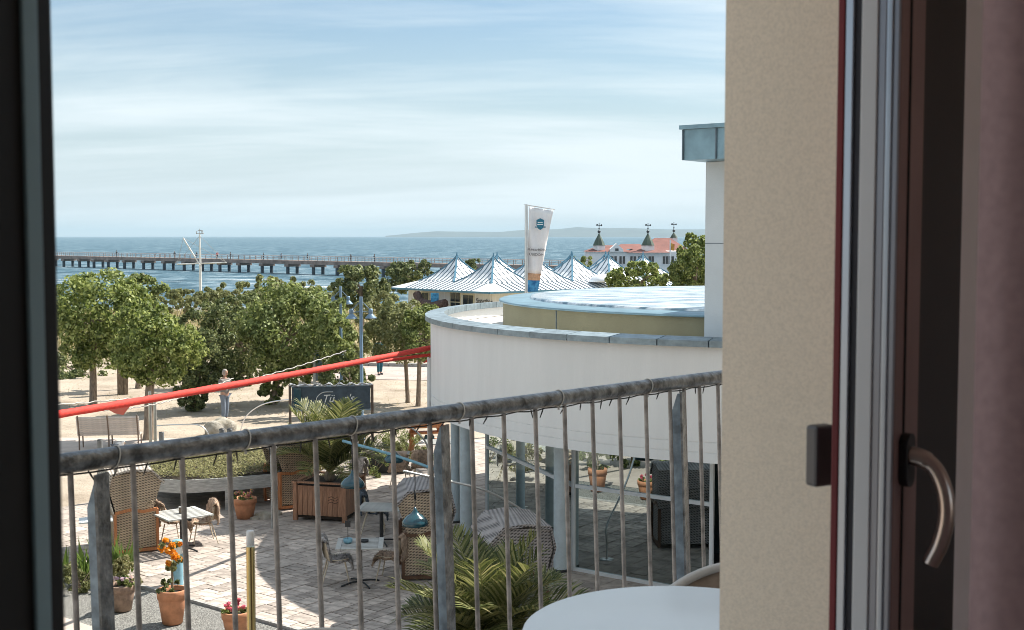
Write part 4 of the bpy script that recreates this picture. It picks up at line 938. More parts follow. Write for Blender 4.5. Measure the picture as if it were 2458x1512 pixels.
y = 93; tree('round_tree', 'broad dark tree touching the left end of the tent roofs', at(985, y), (D(985, 664, y), R(56, 34, y)), .16, 6000, .24, 'leaf_dark', None, 13)
y = 64; tree('shrub', 'olive coloured bush half way down the dune by the lantern', at(930, y), (D(915, 745, y), R(56, 34, y)), .05, 3600, .2, 'leaf_olive', None, 14, 'shrub')
y = 88; tree('round_tree', 'small dark tree showing between the two left tent peaks', at(1135, y), (D(1135, 640, y), R(24, 18, y)), .1, 1400, .2, 'leaf_dark', None, 15)
y = 98; tree('round_tree', 'dark bush between tent peaks left of the pier pavilion', at(1395, y), (D(1398, 634, y), R(30, 18, y)), .1, 1700, .22, 'leaf_mid', None, 16)
y = 62; tree('round_tree', 'pale green tree low in front of the pier pavilion walls', at(1530, y), (D(1532, 674, y), R(66, 36, y)), .14, 7000, .17, 'leaf_lime', None, 17)
y = 58; tree('round_tree', 'tall pale green tree beside the wing wall at right', at(1660, y), (D(1672, 645, y), R(54, 62, y)), .15, 9000, .16, 'leaf_lime', None, 18, extra=[(D(1668, 580, y), R(26, 18, y), 900), (D(1612, 678, y), R(36, 26, y), 1600)])
y = 57; tree('evergreen', 'dark evergreen bush behind the leftmost pale trunk', at(190, y), (D(190, 905, y), R(75, 62, y)), .1, 6000, .16, 'leaf_dark', None, 20)
y = 60; tree('shrub', 'mid green shrub behind the pair of grey posts', at(290, y), (D(285, 915, y), R(48, 36, y)), .05, 3000, .16, 'leaf_mid', None, 21, 'shrub')
y = 62; tree('shrub', 'dark hedge shrub low between the two left trunks', at(335, y), (D(335, 905, y), R(46, 34, y)), .05, 3200, .16, 'leaf_dark', None, 41, 'shrub')
y = 60; tree('shrub', 'rounded shrub in the shade below the large bushy tree', at(760, y), (D(762, 885, y), R(48, 36, y)), .05, 3200, .16, 'leaf_mid', None, 42, 'shrub')
# scrub along the dune crest
rng = random.Random(5)
scr = [(400, 718, 60, 22), (450, 715, 40, 18), (560, 706, 55, 26), (630, 700, 60, 32), (700, 705, 70, 30), (770, 712, 60, 26), (510, 712, 40, 20), (345, 735, 40, 20), (600, 722, 60, 24), (665, 722, 60, 26), (735, 725, 60, 24), (425, 728, 50, 18), (800, 728, 50, 20), (520, 724, 44, 18)]
for i, (px, py, hw, hh) in enumerate(scr):
    y = (92 + 3 * (i % 3)) if i < 8 else 84 + (i % 3); b = at(px, y)
    labs = ['low scrub left of the signal mast on the dune', 'small scrub clump at the foot of the signal mast', 'grey scrub right of the signal mast', 'tall scrub on the dune crest above the middle tree', 'wide scrub on the dune crest behind the bushy tree', 'scrub at the right end of the dune crest', 'pale scrub directly right of the mast pole', 'scrub on the dune behind the left trees', 'front scrub above the ivy tree behind the walker', 'front scrub left above the large bushy tree', 'front scrub right above the large bushy tree', 'front scrub left of the notice board', 'front scrub by the farther street lamp', 'front scrub right of the notice board']
    t = thing('dune_scrub', labs[i], 'bush', b, 0, 'scrub on the dune crest')
    m = MB(); leaf_blob(m, D(px, py, y) - b, R(hw, hh, y), 2600, .24, rng); m.build('crown', MT['leaf_olive'], t)
    m = MB()
    for k in range(5): a = rng.uniform(0, 6.28); m.tube([(0, 0, 0), (cos(a) * .7, sin(a) * .5, 1.4)], [.04, .015], n=5)
    m.build('stem', MT['bark'], t)
# hedge and ivy wall that the restaurant glass mirrors, off to the left
t = thing('ivy_hedge', 'clipped ivy hedge seen mirrored in the restaurant glass', 'hedge', (-9.5, 21.8, -.04), atan2(.40, 1.0))
m = MB(); rng = random.Random(9)
for k in range(25):
    for zz_ in (.4, 1.1, 1.8): leaf_blob(m, (rng.uniform(-.12, .12), -9.6 + k * .8, zz_), (.5, .6, .5), 420, .16, rng)
m.build('foliage', MT['leaf_mid'], t); m = MB()
for k in range(19): m.tube([(0, -9 + k, 0), (rng.uniform(-.2, .2), -9 + k + rng.uniform(-.3, .3), 1.6)], [.03, .012], n=5)
m.build('stem', MT['bark'], t)
# dune grass: uncountable
m = MB(); rng = random.Random(8); vs = []; fs = []
for i in range(26000):
    y = rng.uniform(63, 118) if i % 4 else rng.uniform(44, 64); px = rng.uniform(140, 1060); p = D(px, 800, y); z = ground_z(y)
    if i % 4 == 0 and rng.random() < .72: continue
    h = rng.uniform(.15, .55) if y > 63 else rng.uniform(.04, .12); a = rng.uniform(0, pi); w = .022 if y > 63 else .012; l = rng.uniform(-.2, .2)
    b = len(vs); vs += [(p.x - w * cos(a), y - w * sin(a), z), (p.x + w * cos(a), y + w * sin(a), z), (p.x + l, y + rng.uniform(-.2, .2), z + h)]; fs.append((b, b + 1, b + 2))
m.add(vs, fs); o = kind(m.build('dune_grass', MT['grass_dune']), 'stuff'); o['label'] = 'pale dune grass and beach grass'; o['category'] = 'grass'
# leaves of a palm: rachis plus two rows of narrow leaflets
def frond_mesh(L, droop, nl, rng, ll=.42):
    m = MB(); pts = []
    for i in range(15):
        t = i / 14; pts.append(Vector((L * t * (1 - .12 * droop * t), 0, L * (.62 * t - droop * t * t))))
    m.tube(pts, [.016 * (1 - .8 * i / 14) for i in range(15)], n=5)
    for k in range(nl):
        t = .10 + .90 * (k + rng.uniform(-.2, .2)) / nl; t = min(t, .99); f = t * 14; i = min(int(f), 13); p = pts[i].lerp(pts[i + 1], f - i); d = (pts[i + 1] - pts[i]).normalized()
        up = Vector((0, 1, 0)).cross(d) * -1
        le = ll * L * (sin(pi * min(1, .18 + .80 * t)) ** .6) * rng.uniform(.85, 1.1)
        for sg in (-1, 1):
            e = (d * .72 + Vector((0, sg * .75, 0)) + up * rng.uniform(.12, .42)).normalized(); w = d.cross(e).normalized().cross(e) * .0105 * L
            q = p + e * le * .55; tip = p + e * le + Vector((0, 0, -.14 * le))
            b = len(m.v); m.v += [tuple(p - w * .6), tuple(p + w * .6), tuple(q + w), tuple(q - w), tuple(tip)]; m.f += [(b, b + 1, b + 2, b + 3), (b + 3, b + 2, b + 4)]; m.s += [False, False]
    return m.mesh('frond', MT['leaf_palm'])
rng = random.Random(21)
FM = [frond_mesh(1.0, d, 34, rng) for d in (.25, .42, .62, .85)]
def palm(label, loc, L, n, stem_h, seed, upright=False):
    rng = random.Random(seed); t = thing('palm', label, 'palm', loc)
    m = MB(); m.lathe([(.10, 0), (.13, stem_h * .4), (.11, stem_h), (.03, stem_h + .12)], 12, wave=lambda a: .08 * sin(7 * a)); m.build('trunk', MT['bark'], t)
    for i in range(n):
        f = i / n; k = rng.uniform(.8, 1.08) * L
        el = radians((70 * (1 - f) + 8 * f if upright else 52 * (1 - f) - 16 * f) + rng.uniform(-8, 8))
        inst(FM[min(3, int(f * (2.6 if upright else 4)))], 'frond', t, (0, 0, stem_h), (rng.uniform(-.25, .25), -el * .75, 2.4 * i + rng.uniform(-.2, .2)), (k, k, k))
    return t
pq = G(792, 1238, 0)
palm('date palm growing from the big wooden planter box', (pq.x, pq.y, .82), 1.66, 32, .16, 1, True)
palm('large date palm in front of the restaurant glass at the bottom', (D(1165, 1400, 17.3).x, 17.3, 0), 1.52, 44, .62, 2)
# ================================================================== TERRACE FURNITURE
def strandkorb(label, loc, rz, wk='wicker', wt='wicker_top', wood='wood_orange'):
    """hooded two-seat wicker beach chair, opening towards local -y"""
    s = thing('hooded_beach_chair', label, 'beach chair', loc, rz, 'hooded wicker beach chairs on the terrace')
    W = .60
    sp = lambda u, v, d: Vector((d, u, v))
    for sg in (-1, 1):
        x0, x1 = (W - .05) * sg, W * sg
        MB().prism([(-.40, .10), (.36, .10), (.38, .80), (.10, .86), (-.16, .80), (-.40, .84)], sp, x0, x1).build('side_panel', MT[wk], s)
        m = MB()
        for a, b in (((-.42, .06), (.40, .06)), ((-.42, .06), (-.42, .86)), ((.40, .06), (.40, .84)), ((-.42, .86), (-.14, .83)), ((-.14, .83), (.10, .89)), ((.10, .89), (.40, .84))):
            m.bar((W * sg + .012 * sg, a[0], a[1]), (W * sg + .012 * sg, b[0], b[1]), .05, .06)
        m.build('side_frame', MT[wood], s)
        m = MB(); m.prism([(-.34, .86), (-.14, .82), (.38, .83), (.50, 1.28), (.44, 1.60), (-.30, 1.62), (-.52, 1.42)], sp, (W + .02) * sg - .04 * sg, (W + .02) * sg); m.build('hood_side', MT[wk], s)
        ring = [(W * sg + .055 * sg, .06 * cos(2 * pi * k / 14) - .26, .06 * sin(2 * pi * k / 14) + 1.0) for k in range(14)]
        MB().tube(ring, .009, n=5, closed=True).build('carry_handle', MT['wicker'], s)
    m = MB(); m.box((0, .355, .46), (1.09, .05, .72)); m.build('back_panel', MT[wk], s)
    m = MB(); rf = [(-.58, 1.40), (-.34, 1.66), (.06, 1.70), (.47, 1.63), (.55, 1.28), (.43, .84)]
    vs = [(x, u, v) for u, v in rf for x in (-W - .05, W + .05)]; vs2 = [(x, u * .95, v - .045) for u, v in rf for x in (-W - .05, W + .05)]
    n = len(rf)
    m.add(vs + vs2, [(2 * i, 2 * i + 1, 2 * i + 3, 2 * i + 2) for i in range(n - 1)] + [(2 * n + 2 * i, 2 * n + 2 * i + 2, 2 * n + 2 * i + 3, 2 * n + 2 * i + 1) for i in range(n - 1)] + [(2 * i, 2 * i + 2, 2 * n + 2 * i + 2, 2 * n + 2 * i) for i in range(n - 1)] + [(2 * i + 1, 2 * n + 2 * i + 1, 2 * n + 2 * i + 3, 2 * i + 3) for i in range(n - 1)] + [(0, 2 * n, 2 * n + 1, 1), (2 * n - 2, 2 * n - 1, 4 * n - 1, 4 * n - 2)])
    m.build('hood_roof', MT[wt], s)
    m = MB(); m.box((0, -.02, .42), (1.08, .62, .12)); m.build('seat_cushion', MT['cushion'], s, bevel=.03)
    m = MB(); m.box((0, .30, .82), (1.06, .10, .66), R=Matrix.Rotation(radians(-12), 3, 'X')); m.build('back_cushion', MT['cushion'], s, bevel=.03)
    m = MB(); m.box((0, -.37, .22), (1.08, .05, .28)); m.build('front_board', MT[wood], s)
    for sg in (-1, 1):
        m = MB(); m.box((.27 * sg, -.40, .22), (.50, .02, .20)); m.build('footrest_drawer', MT[wk], s)
        m = MB(); m.box((.54 * sg, -.42, .44), (.06, .06, .86)); m.build('front_post', MT[wood], s)
    return s
q = G(300, 1322); strandkorb('sunlit hooded beach chair with orange timber side at the left', (q.x, q.y + .35, 0), radians(118))
q = G(690, 1215); strandkorb('hooded beach chair half hidden between herb bed and wooden planter', (q.x, q.y + .3, 0), radians(-62))
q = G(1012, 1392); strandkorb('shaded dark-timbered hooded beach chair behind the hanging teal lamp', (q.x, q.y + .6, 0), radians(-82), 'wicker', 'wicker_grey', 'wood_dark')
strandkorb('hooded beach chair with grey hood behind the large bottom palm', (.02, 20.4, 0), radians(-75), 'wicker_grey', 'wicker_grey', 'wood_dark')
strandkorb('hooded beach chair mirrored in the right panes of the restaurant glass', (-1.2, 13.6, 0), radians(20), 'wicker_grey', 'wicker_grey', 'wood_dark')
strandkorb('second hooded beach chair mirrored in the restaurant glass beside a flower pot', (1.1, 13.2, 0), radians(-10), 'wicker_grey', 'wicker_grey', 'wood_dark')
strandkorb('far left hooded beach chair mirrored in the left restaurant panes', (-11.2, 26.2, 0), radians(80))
def slat_table(label, loc, rz, w=.84, d=.84):
    t = thing('slatted_table', label, 'table', loc, rz, 'pale slatted terrace tables')
    z = .74
    for sx in (-1, 1):
        m = MB(); m.box((sx * (w / 2 - .045), 0, z), (.09, d, .030)); m.build('end_board', MT['slat_pale'], t)
    k = 9; sm_ = MB().box((0, 0, 0), (w - .19, d / k - .030, .026)).mesh('slat', MT['slat_pale'])
    for i in range(k): inst(sm_, 'slat', t, (0, -d / 2 + d / k * (i + .5), z))
    m = MB(); m.box((0, 0, z - .045), (w - .2, .05, .05)); m.box((0, 0, z - .045), (.05, d - .1, .05)); m.build('underframe', MT['darksteel'], t)
    MB().tube([(0, 0, .03), (0, 0, z - .05)], .04, n=10).build('pedestal', MT['darksteel'], t)
    for a in (0.5, 2.07, 3.64, 5.21): MB().tube(curve([(0, 0, .07), (.22 * cos(a), .22 * sin(a), .05), (.38 * cos(a), .38 * sin(a), .015)], 4), .017, n=6).build('foot', MT['darksteel'], t)
    return t
q1 = G(436, 1232, .75); slat_table('sunlit slatted table beside the orange-sided beach chair', (q1.x, q1.y, 0), radians(38), .95, .95)
q2 = G(864, 1304, .75); slat_table('slatted table in the shade with a blue ornament on top', (q2.x, q2.y, 0), radians(4))
q3 = G(915, 1216, .75); slat_table('rear slatted table beside the shaded beach chair', (q3.x, q3.y, 0), radians(-6), .9, .8)
# things on the tables
o = thing('table_ornament', 'blue glass bowl with a small black sign on the shaded table', 'ornament', (q2.x - .22, q2.y, .757))
MB().lathe([(0, 0), (.06, .0), (.085, .04), (.08, .085), (.07, .085), (.06, .02), (0, .02)], 16).build('bowl', MT['blue_paint'], o)
MB().tube([(0, 0, .02), (0, 0, .30)], .006, n=5).build('stick', MT['darksteel'], o); m = MB(); m.box((0, 0, .35), (.10, .008, .12)); m.build('card', MT['darksteel'], o)
o = thing('table_lantern', 'small wooden number block on the sunlit table', 'ornament', (q1.x, q1.y, .757)); m = MB(); m.box((0, 0, .06), (.10, .07, .12)); m.build('block', MT['bark'], o); m = MB(); m.box((0, 0, .124), (.12, .09, .008)); m.build('lid', MT['wood_grey'], o)
o = thing('ashtray', 'small dark ashtray beside the blue bowl', 'ashtray', (q2.x + .07, q2.y + .1, .757)); MB().lathe([(0, 0), (.07, 0), (.075, .035), (.065, .035), (.055, .012), (0, .012)], 16).build('dish', MT['darksteel'], o)
def shell_chair(label, loc, rz):
    c = thing('shell_chair', label, 'chair', loc, rz, 'cream shell chairs with sheepskins')
    for sx in (-1, 1):
        MB().tube([(.16 * sx, -.16, .42), (.22 * sx, -.24, 0)], [.014, .010], n=6).build('leg', MT['chair_shell'], c)
        MB().tube([(.15 * sx, .14, .42), (.23 * sx, .26, 0)], [.014, .010], n=6).build('leg', MT['chair_shell'], c)
    m = MB(); vs = []; n = 12
    prof_ = [(-.22, .45), (-.05, .42), (.12, .43), (.20, .50), (.235, .64), (.26, .82)]
    for j, (yy, zz_) in enumerate(prof_):
        for i in range(n + 1):
            t = i / n * 2 - 1; lift = .05 * t * t if j < 3 else 0; bk = -.09 * t * t if j >= 3 else 0
            vs.append((.23 * t * (1 - .05 * max(0, j - 3)), yy + bk, zz_ + lift - (.05 * t * t if j == 5 else 0)))
    m.add(vs, [(j * (n + 1) + i, j * (n + 1) + i + 1, (j + 1) * (n + 1) + i + 1, (j + 1) * (n + 1) + i) for j in range(5) for i in range(n)], True)
    o = m.build('seat_shell', MT['chair_shell'], c); s = o.modifiers.new('t', 'SOLIDIFY'); s.thickness = .014
    return c
def sheepskin(label, loc, rz, mt_, seed, mode='back'):
    """shaggy fleece: a folded hide with thousands of tufts"""
    rng = random.Random(seed); s = thing('sheepskin', label, 'sheepskin', loc, rz)
    path = [(.30, .42), (.315, .60), (.30, .80), (.255, .865), (.20, .80), (.17, .64), (.12, .475), (-.02, .455), (-.18, .475), (-.27, .44), (-.30, .32)]
    P = curve([(0, a, b) for a, b in path], 5); m = MB(); n = 12; vs = []; N_ = len(P)
    for j, p in enumerate(P):
        for i in range(n + 1):
            t = i / n * 2 - 1; wj = .24 + .03 * sin(j * .9) + .015 * sin(j * 2.1 + i)
            vs.append((wj * t, p.y - .05 * t * t * (1 if p.y > .1 else 0), p.z + .02 * t * t - (.06 * abs(t) ** 3)))
    m.add(vs, [(j * (n + 1) + i, j * (n + 1) + i + 1, (j + 1) * (n + 1) + i + 1, (j + 1) * (n + 1) + i) for j in range(N_ - 1) for i in range(n)], True)
    o = m.build('hide', mt_, s); sd = o.modifiers.new('t', 'SOLIDIFY'); sd.thickness = .03; sd.offset = 0
    f = MB(); fv = []; ff = []
    for k in range(2600):
        j = rng.randrange(N_ - 1); i = rng.randrange(n); a = Vector(vs[j * (n + 1) + i]); b = Vector(vs[j * (n + 1) + i + 1]); c = Vector(vs[(j + 1) * (n + 1) + i])
        p = a + (b - a) * rng.random() + (c - a) * rng.random(); nn = (b - a).cross(c - a).normalized()
        sg = rng.choice((-1, 1)); d = (nn * sg + Vector((rng.uniform(-.7, .7), rng.uniform(-.7, .7), rng.uniform(-1.1, .3)))).normalized(); w = Vector((rng.uniform(-1, 1), rng.uniform(-1, 1), 0)).normalized() * .007; L = rng.uniform(.03, .065)
        e = len(fv); fv += [p - w, p + w, p + d * L]; ff.append((e, e + 1, e + 2))
    f.add(fv, ff); kind(f.build('wool', mt_, s), 'stuff'); return s
def chair_set(lc, ls, px, py, rz, mt_, seed):
    q = G(px, py); shell_chair(lc, (q.x, q.y, 0), rz); sheepskin(ls, (q.x, q.y, .012), rz, mt_, seed)
chair_set('cream chair at the sunlit table draped with shaggy brown fleece', 'shaggy brown sheepskin over the chair at the sunlit table', 488, 1302, radians(-65), MT['fur_brown'], 1)
chair_set('cream chair left of the shaded table with blue ornament', 'grey and blue-black sheepskin hanging from the chair at the shaded table', 806, 1398, radians(100), MT['fur_grey'], 2)
chair_set('cream chair left of the rear slatted table', 'dark grey sheepskin on the chair at the rear slatted table', 897, 1275, radians(95), MT['fur_dark'], 3)
chair_set('cream chair just right of the wooden planter', 'pale sheepskin on the chair right of the wooden planter', 848, 1180, radians(-40), MT['fur_grey'], 4)
chair_set('cream chair by the timber stand with light tan fleece', 'light tan sheepskin on the chair by the timber stand', 962, 1168, radians(170), MT['fur_brown'], 5)
chair_set('cream chair nearest the two pale blue columns', 'tan sheepskin on the chair nearest the pale blue columns', 1012, 1158, radians(185), MT['fur_brown'], 6)
# ---- teal lamps on bowed steel tubes
def bow(name, label, pts, ys, foot, r=.018, mt_='steel'):
    t = thing(name, label, "barrier" if "barrier" in name else "lamp arch", (0, 0, 0)); P = [D(px, py, y) for (px, py), y in zip(pts, ys)]
    f = Vector((P[foot].x + (.25 if foot else -.25) * 0, P[foot].y, 0))
    P = (P + [Vector((P[-1].x, P[-1].y, P[-1].z * .5)), f]) if foot else ([f, Vector((P[0].x, P[0].y, P[0].z * .5))] + P)
    MB().tube(curve(P, 7), r, n=8).build('tube', MT[mt_], t)
    MB().lathe([(0, 0), (.14, 0), (.14, .012), (.03, .02)], 16, c=(f.x, f.y, .001)).build('base_plate', MT[mt_], t)
    return t
def lin(a, b, n): return [a + (b - a) * i / (n - 1) for i in range(n)]
bow('tube_barrier', 'low bowed steel tube standing left of the slate sign', [(576, 1040), (588, 1003), (612, 980), (645, 966), (700, 959), (790, 960)], lin(37, 35.5, 6), 0)
bow('bow_lamp_stand', 'bowed steel lamp tube footed beside the pale blue glass column', [(968, 1130), (1075, 1154), (1140, 1169), (1190, 1188), (1250, 1222), (1290, 1262), (1314, 1312)], lin(20.4, 22.4, 7), -1, .02)
bow('bow_lamp_stand', 'straight sloping blue-grey lamp tube behind the middle railing post', [(822, 1058), (930, 1088), (1028, 1121), (1062, 1140)], lin(25.4, 24.6, 4), -1, .03, 'blue_paint')
bow('bow_lamp_stand', 'pale curved lamp tube in front of the orange timber stand', [(846, 1012), (915, 1009), (975, 1021), (1008, 1045), (1028, 1085)], lin(24, 24.4, 5), -1)
bow('tube_barrier', 'low curved steel tube reaching from the twin masts towards the boulder', [(374, 1022), (430, 1019), (478, 1021), (500, 1042)], lin(35, 35, 4), -1)
def pendant(label, px, py, y, top_py, dia):
    p = D(px, py, y); t = thing('pendant_lamp', label, 'lamp', (p.x, p.y, p.z), 0, 'teal pendant lamps'); r = dia / 2; h = dia * .62
    sh = MB().lathe([(.0, h + .03), (.018, h + .03), (.03, h - .02), (.055, h * .80), (.085, h * .68), (r * .62, h * .58), (r * .88, h * .36), (r, .06), (r * .985, 0.0), (r * .93, .0), (r * .84, h * .32), (r * .5, h * .52), (0, h * .56)], 28).build('shade', MT['teal_enamel'], t)
    MB().lathe([(.0, .06), (.045, .09), (.05, .13), (.03, .19), (0, .2)], 12).build('bulb', MT['pvc_white'], sh)
    zt = D(px, top_py, y).z - p.z; MB().tube([(0, 0, h), (.004, 0, zt)], .008, n=5).build('cord', MT['black'], t)
    MB().lathe([(0, zt * .5), (.02, zt * .5), (.02, zt * .5 + .16), (0, zt * .5 + .16)], 8).build('cord_grip', MT['black'], t)
    return t
pendant('teal pendant lamp hanging in front of the wooden planter', 846, 1168, 24.0, 1012, .47)
pendant('teal pendant lamp hanging over the shaded beach chair beside the middle post', 996, 1260, 20.6, 1136, .44)
pendant('small teal lamp under the sloping blue tube', 945, 1108, 25.2, 1092, .40)
# ---- planter box of the palm
pb = thing('planter_box', 'large reddish wooden planter box holding the date palm', 'planter', (pq.x, pq.y, 0), radians(-14))
Wp, Hp = 1.16, .80
for sx, sy in ((-1, -1), (1, -1), (1, 1), (-1, 1)): m = MB(); m.box((sx * Wp / 2, sy * Wp / 2, Hp / 2 + .03), (.09, .09, Hp + .04)); m.build('corner_post', MT['wood_planter'], pb)
nb = 9; bm_ = MB().box((0, 0, 0), ((Wp - .1) / nb - .012, .024, Hp - .14)).mesh('board', MT['wood_planter'])
for side in range(4):
    for i in range(nb):
        u = -(Wp - .1) / 2 + (Wp - .1) / nb * (i + .5); a = side * pi / 2; x, y_ = u, -Wp / 2
        inst(bm_, 'board', pb, (x * cos(a) - y_ * sin(a), x * sin(a) + y_ * cos(a), Hp / 2 + .06), (0, 0, a))
    a = side * pi / 2; m = MB(); m.box((0, 0, 0), (Wp + .14, .10, .035)); m.build('rim', MT['wood_planter'], pb, loc=(Wp / 2 * sin(a), -Wp / 2 * cos(a), Hp + .065), rz=a)
m = MB(); m.box((0, 0, Hp / 2 + .03), (Wp - .06, Wp - .06, Hp - .06)); m.build('soil', MT['soil'], pb)
f_ = lambda x, z: (x, -Wp / 2 - .016, z)
m = MB()
for k in range(3): m.tube(curve([f_(.20, .42 + .06 * k), f_(.28, .45 + .06 * k), f_(.36, .42 + .06 * k), f_(.44, .46 + .06 * k)], 4), .007, n=4)
m.build('burnt_mark', MT['wood_dark'], pb)
# ---- raised herb bed
hb = thing('raised_herb_bed', 'raised grey timber bed on legs overgrown with low herbs', 'raised bed', (G(520, 1150, .75).x, 30.2, 0), 0)
hx = hb.location.x
FP = [D(372, 1150, 28.4), D(440, 1158, 28.2), D(545, 1150, 28.5), D(664, 1140, 29.0)]
poly = [(p.x - hx, p.y - 30.2) for p in FP] + [(1.15, .4), (.7, 2.0), (-.6, 2.4), (-1.9, 1.6), (-2.1, .0)]
for i in range(len(poly)):
    a, b = Vector((*poly[i], .60)), Vector((*poly[(i + 1) % len(poly)], .60)); m = MB(); m.bar(a, b, .05, .30); m.build('side_board', MT['wood_grey'], hb)
    m = MB(); m.box((a.x, a.y, .36), (.09, .09, .72)); m.build('leg', MT['wood_grey'], hb)
m = MB(); m.prism([(u * .97, v * .97) for u, v in poly], lambda u, v, d: Vector((u, v, d)), .50, .70); m.build('soil', MT['soil'], hb)
rng = random.Random(31); m = MB()
def inpoly(x, y, P):
    c = False
    for i in range(len(P)):
        (x1, y1), (x2, y2) = P[i], P[i - 1]
        if (y1 > y) != (y2 > y) and x < (x2 - x1) * (y - y1) / (y2 - y1) + x1: c = not c
    return c
vs = []; fs = []
for k in range(15000):
    x, y_ = rng.uniform(-2.2, 1.3), rng.uniform(-2.0, 2.4)
    if not inpoly(x, y_, poly): continue
    p = Vector((x, y_, .70 + abs(rng.gauss(0, .09)) + .10 * (sin(3 * x + y_) + 1) * .5)); a = rng.uniform(0, 6.28); s_ = rng.uniform(.03, .06); e = Vector((cos(a), sin(a), rng.uniform(-.2, .9))).normalized(); w = Vector((-sin(a), cos(a), 0)) * s_ * .4
    b = len(vs); vs += [p - w, p + w, p + e * s_ * 1.5]; fs.append((b, b + 1, b + 2))
m.add(vs, fs); kind(m.build('herbs', MT['herb'], hb), 'stuff')
# ---- pots
def pot(label, px, base_py, h, r, mt_, plant, seed):
    q = G(px, base_py); t = thing('flower_pot', label, 'flower pot', (q.x, q.y, .0), 0, 'terracotta pots on the terrace')
    MB().lathe([(0, 0), (r * .66, 0), (r * .90, h * .70), (r * .91, h * .74), (r * .97, h * .74), (r, h * .98), (r * .97, h), (r * .88, h), (r * .84, h * .80)], 32).build('pot', mt_, t)
    MB().lathe([(r * .86, h * .86), (0, h * .88)], 24).build('soil', MT['soil'], t)
    rng = random.Random(seed); m = MB(); leaf_blob(m, (0, 0, h * 1.05), (r * .98, r * .98, r * .42), 700, .07, rng); m.build('leaves', MT['leaf_mid'] if plant != 'marigold' else MT['leaf_dark'], t)
    if plant == 'marigold':
        MB().tube(curve([(0, 0, h * .8), (.01, 0, h * 1.3), (0, .01, h * 1.75)], 4), .02, n=7).build('stem', MT['bark'], t)
        m = MB(); leaf_blob(m, (0, 0, h * 1.95), (.19, .19, .27), 900, .06, rng); m.build('crown', MT['leaf_olive'], t)
        m = MB(); leaf_blob(m, (.0, -.02, h * 2.12), (.19, .19, .20), 420, .075, rng); m.build('blossom', MT['petal_orange'], t)
    else:
        m = MB(); leaf_blob(m, (0, 0, h * 1.05 + r * .30), (r * .75, r * .75, r * .28), 260, .075, rng); m.build('blossom', MT[plant], t)
    return t
pot('terracotta pot of mixed pansies before the herb bed', 588, 1243, .46, .27, MT['terracotta'], 'petal_mix', 1)
pot('weathered brown pot of pale lilac flowers at the gravel edge', 293, 1463, .44, .235, MT['terracotta_old'], 'petal_lilac', 2)
pot('bright terracotta pot with a small orange flowered standard', 414, 1494, .56, .245, MT['terracotta'], 'marigold', 3)
pot('terracotta pot of red flowers beside the brass tube at the bottom edge', 568, 1531, .44, .235, MT['terracotta'], 'petal_pink', 4)
q = G(1590, 1440); 
o = thing('flower_tub', 'dark tub of pink flowers near the restaurant glass', 'flower tub', (-3.0, 14.2, 0)); MB().lathe([(0, 0), (.26, 0), (.33, .46), (.28, .46), (.25, .36), (0, .36)], 24).build('tub', MT['steel_grey'], o); m = MB(); leaf_blob(m, (0, 0, .52), (.30, .30, .14), 600, .08, random.Random(4)); m.build('blossom', MT['petal_pink'], o)
# ---- bollard lamp, iris clump, shrubs, side table
q = G(427, 1402); bl = thing('bollard_lamp', 'faded blue bollard lamp behind the orange flowered standard', 'bollard lamp', (q.x, q.y, 0))
MB().tube([(0, 0, 0), (0, 0, .56)], .098, n=20).build('body', MT['blue_paint'], bl); MB().lathe([(.0, .57), (.03, .57), (.03, .60), (.085, .57)], 18).build('reflector', MT['steel'], bl)
MB().lathe([(.088, .56), (.088, .70)], 20).build('lens', mat('clear_lens', (.72, .74, .70), .1, var=.05), bl); MB().lathe([(0, .70), (.10, .70), (.10, .79), (.09, .81), (0, .81)], 20).build('cap', MT['blue_paint'], bl)
def blades(label, px, py, n, h, spread, seed):
    rng = random.Random(seed); q = G(px, py); t = thing('iris_clump', label, 'plant', (q.x, q.y, 0))
    m = MB(); m.lathe([(0, .08), (.12, .04), (.16, 0)], 10); m.build('root_crown', MT['soil'], t)
    bl_ = MB(); L = 1.0; pts_ = [(0, 0), (.5, .03), (1, .0)]
    bl_.add([(-.022, 0, 0), (.022, 0, 0), (.030, .03, .5), (-.030, .03, .5), (0, .14, 1.0)], [(0, 1, 2, 3), (3, 2, 4)]); me = bl_.mesh('blade', MT['leaf_iris'])
    for k in range(n):
        a = rng.uniform(0, 6.28); r = rng.uniform(0, spread); hh = h * rng.uniform(.6, 1.1)
        inst(me, 'blade', t, (r * cos(a), r * sin(a), 0), (rng.uniform(-.1, .4) * -1, rng.uniform(-.3, .3), rng.uniform(0, 6.28)), (1, hh, hh))
blades('clump of tall dark green iris blades at the left edge', 200, 1392, 40, .75, .40, 1)
blades('iris blades beside the foot of the orange-sided beach chair', 285, 1370, 40, .72, .38, 2)
def low_shrub(label, px, py, r, mt_, seed):
    q = G(px, py); t = thing('low_shrub', label, 'shrub', (q.x, q.y, 0)); m = MB(); leaf_blob(m, (0, 0, r[2] * .7), r, 2600, .06, random.Random(seed)); m.build('foliage', MT[mt_], t)
    m = MB()
    for k in range(6): m.tube([(0, 0, 0), (cos(k) * r[0] * .6, sin(k) * r[1] * .6, r[2])], [.014, .006], n=5)
    m.build('stem', MT['bark'], t)
low_shrub('brownish low shrub at the left edge under the iris blades', 190, 1412, (.42, .34, .26), 'leaf_olive', 1)
low_shrub('rounded green herb bush behind the weathered pot', 283, 1408, (.36, .3, .30), 'herb', 2)
low_shrub('green plants beside the dark trough at the rear of the terrace', 895, 1140, (.65, .5, .45), 'leaf_mid', 3)
low_shrub('flowering shrub at the foot of the orange timber stand', 985, 1105, (.6, .5, .42), 'leaf_olive', 4)
low_shrub('green shrub behind the palm planter', 760, 1140, (.9, .6, .6), 'leaf_mid', 5)
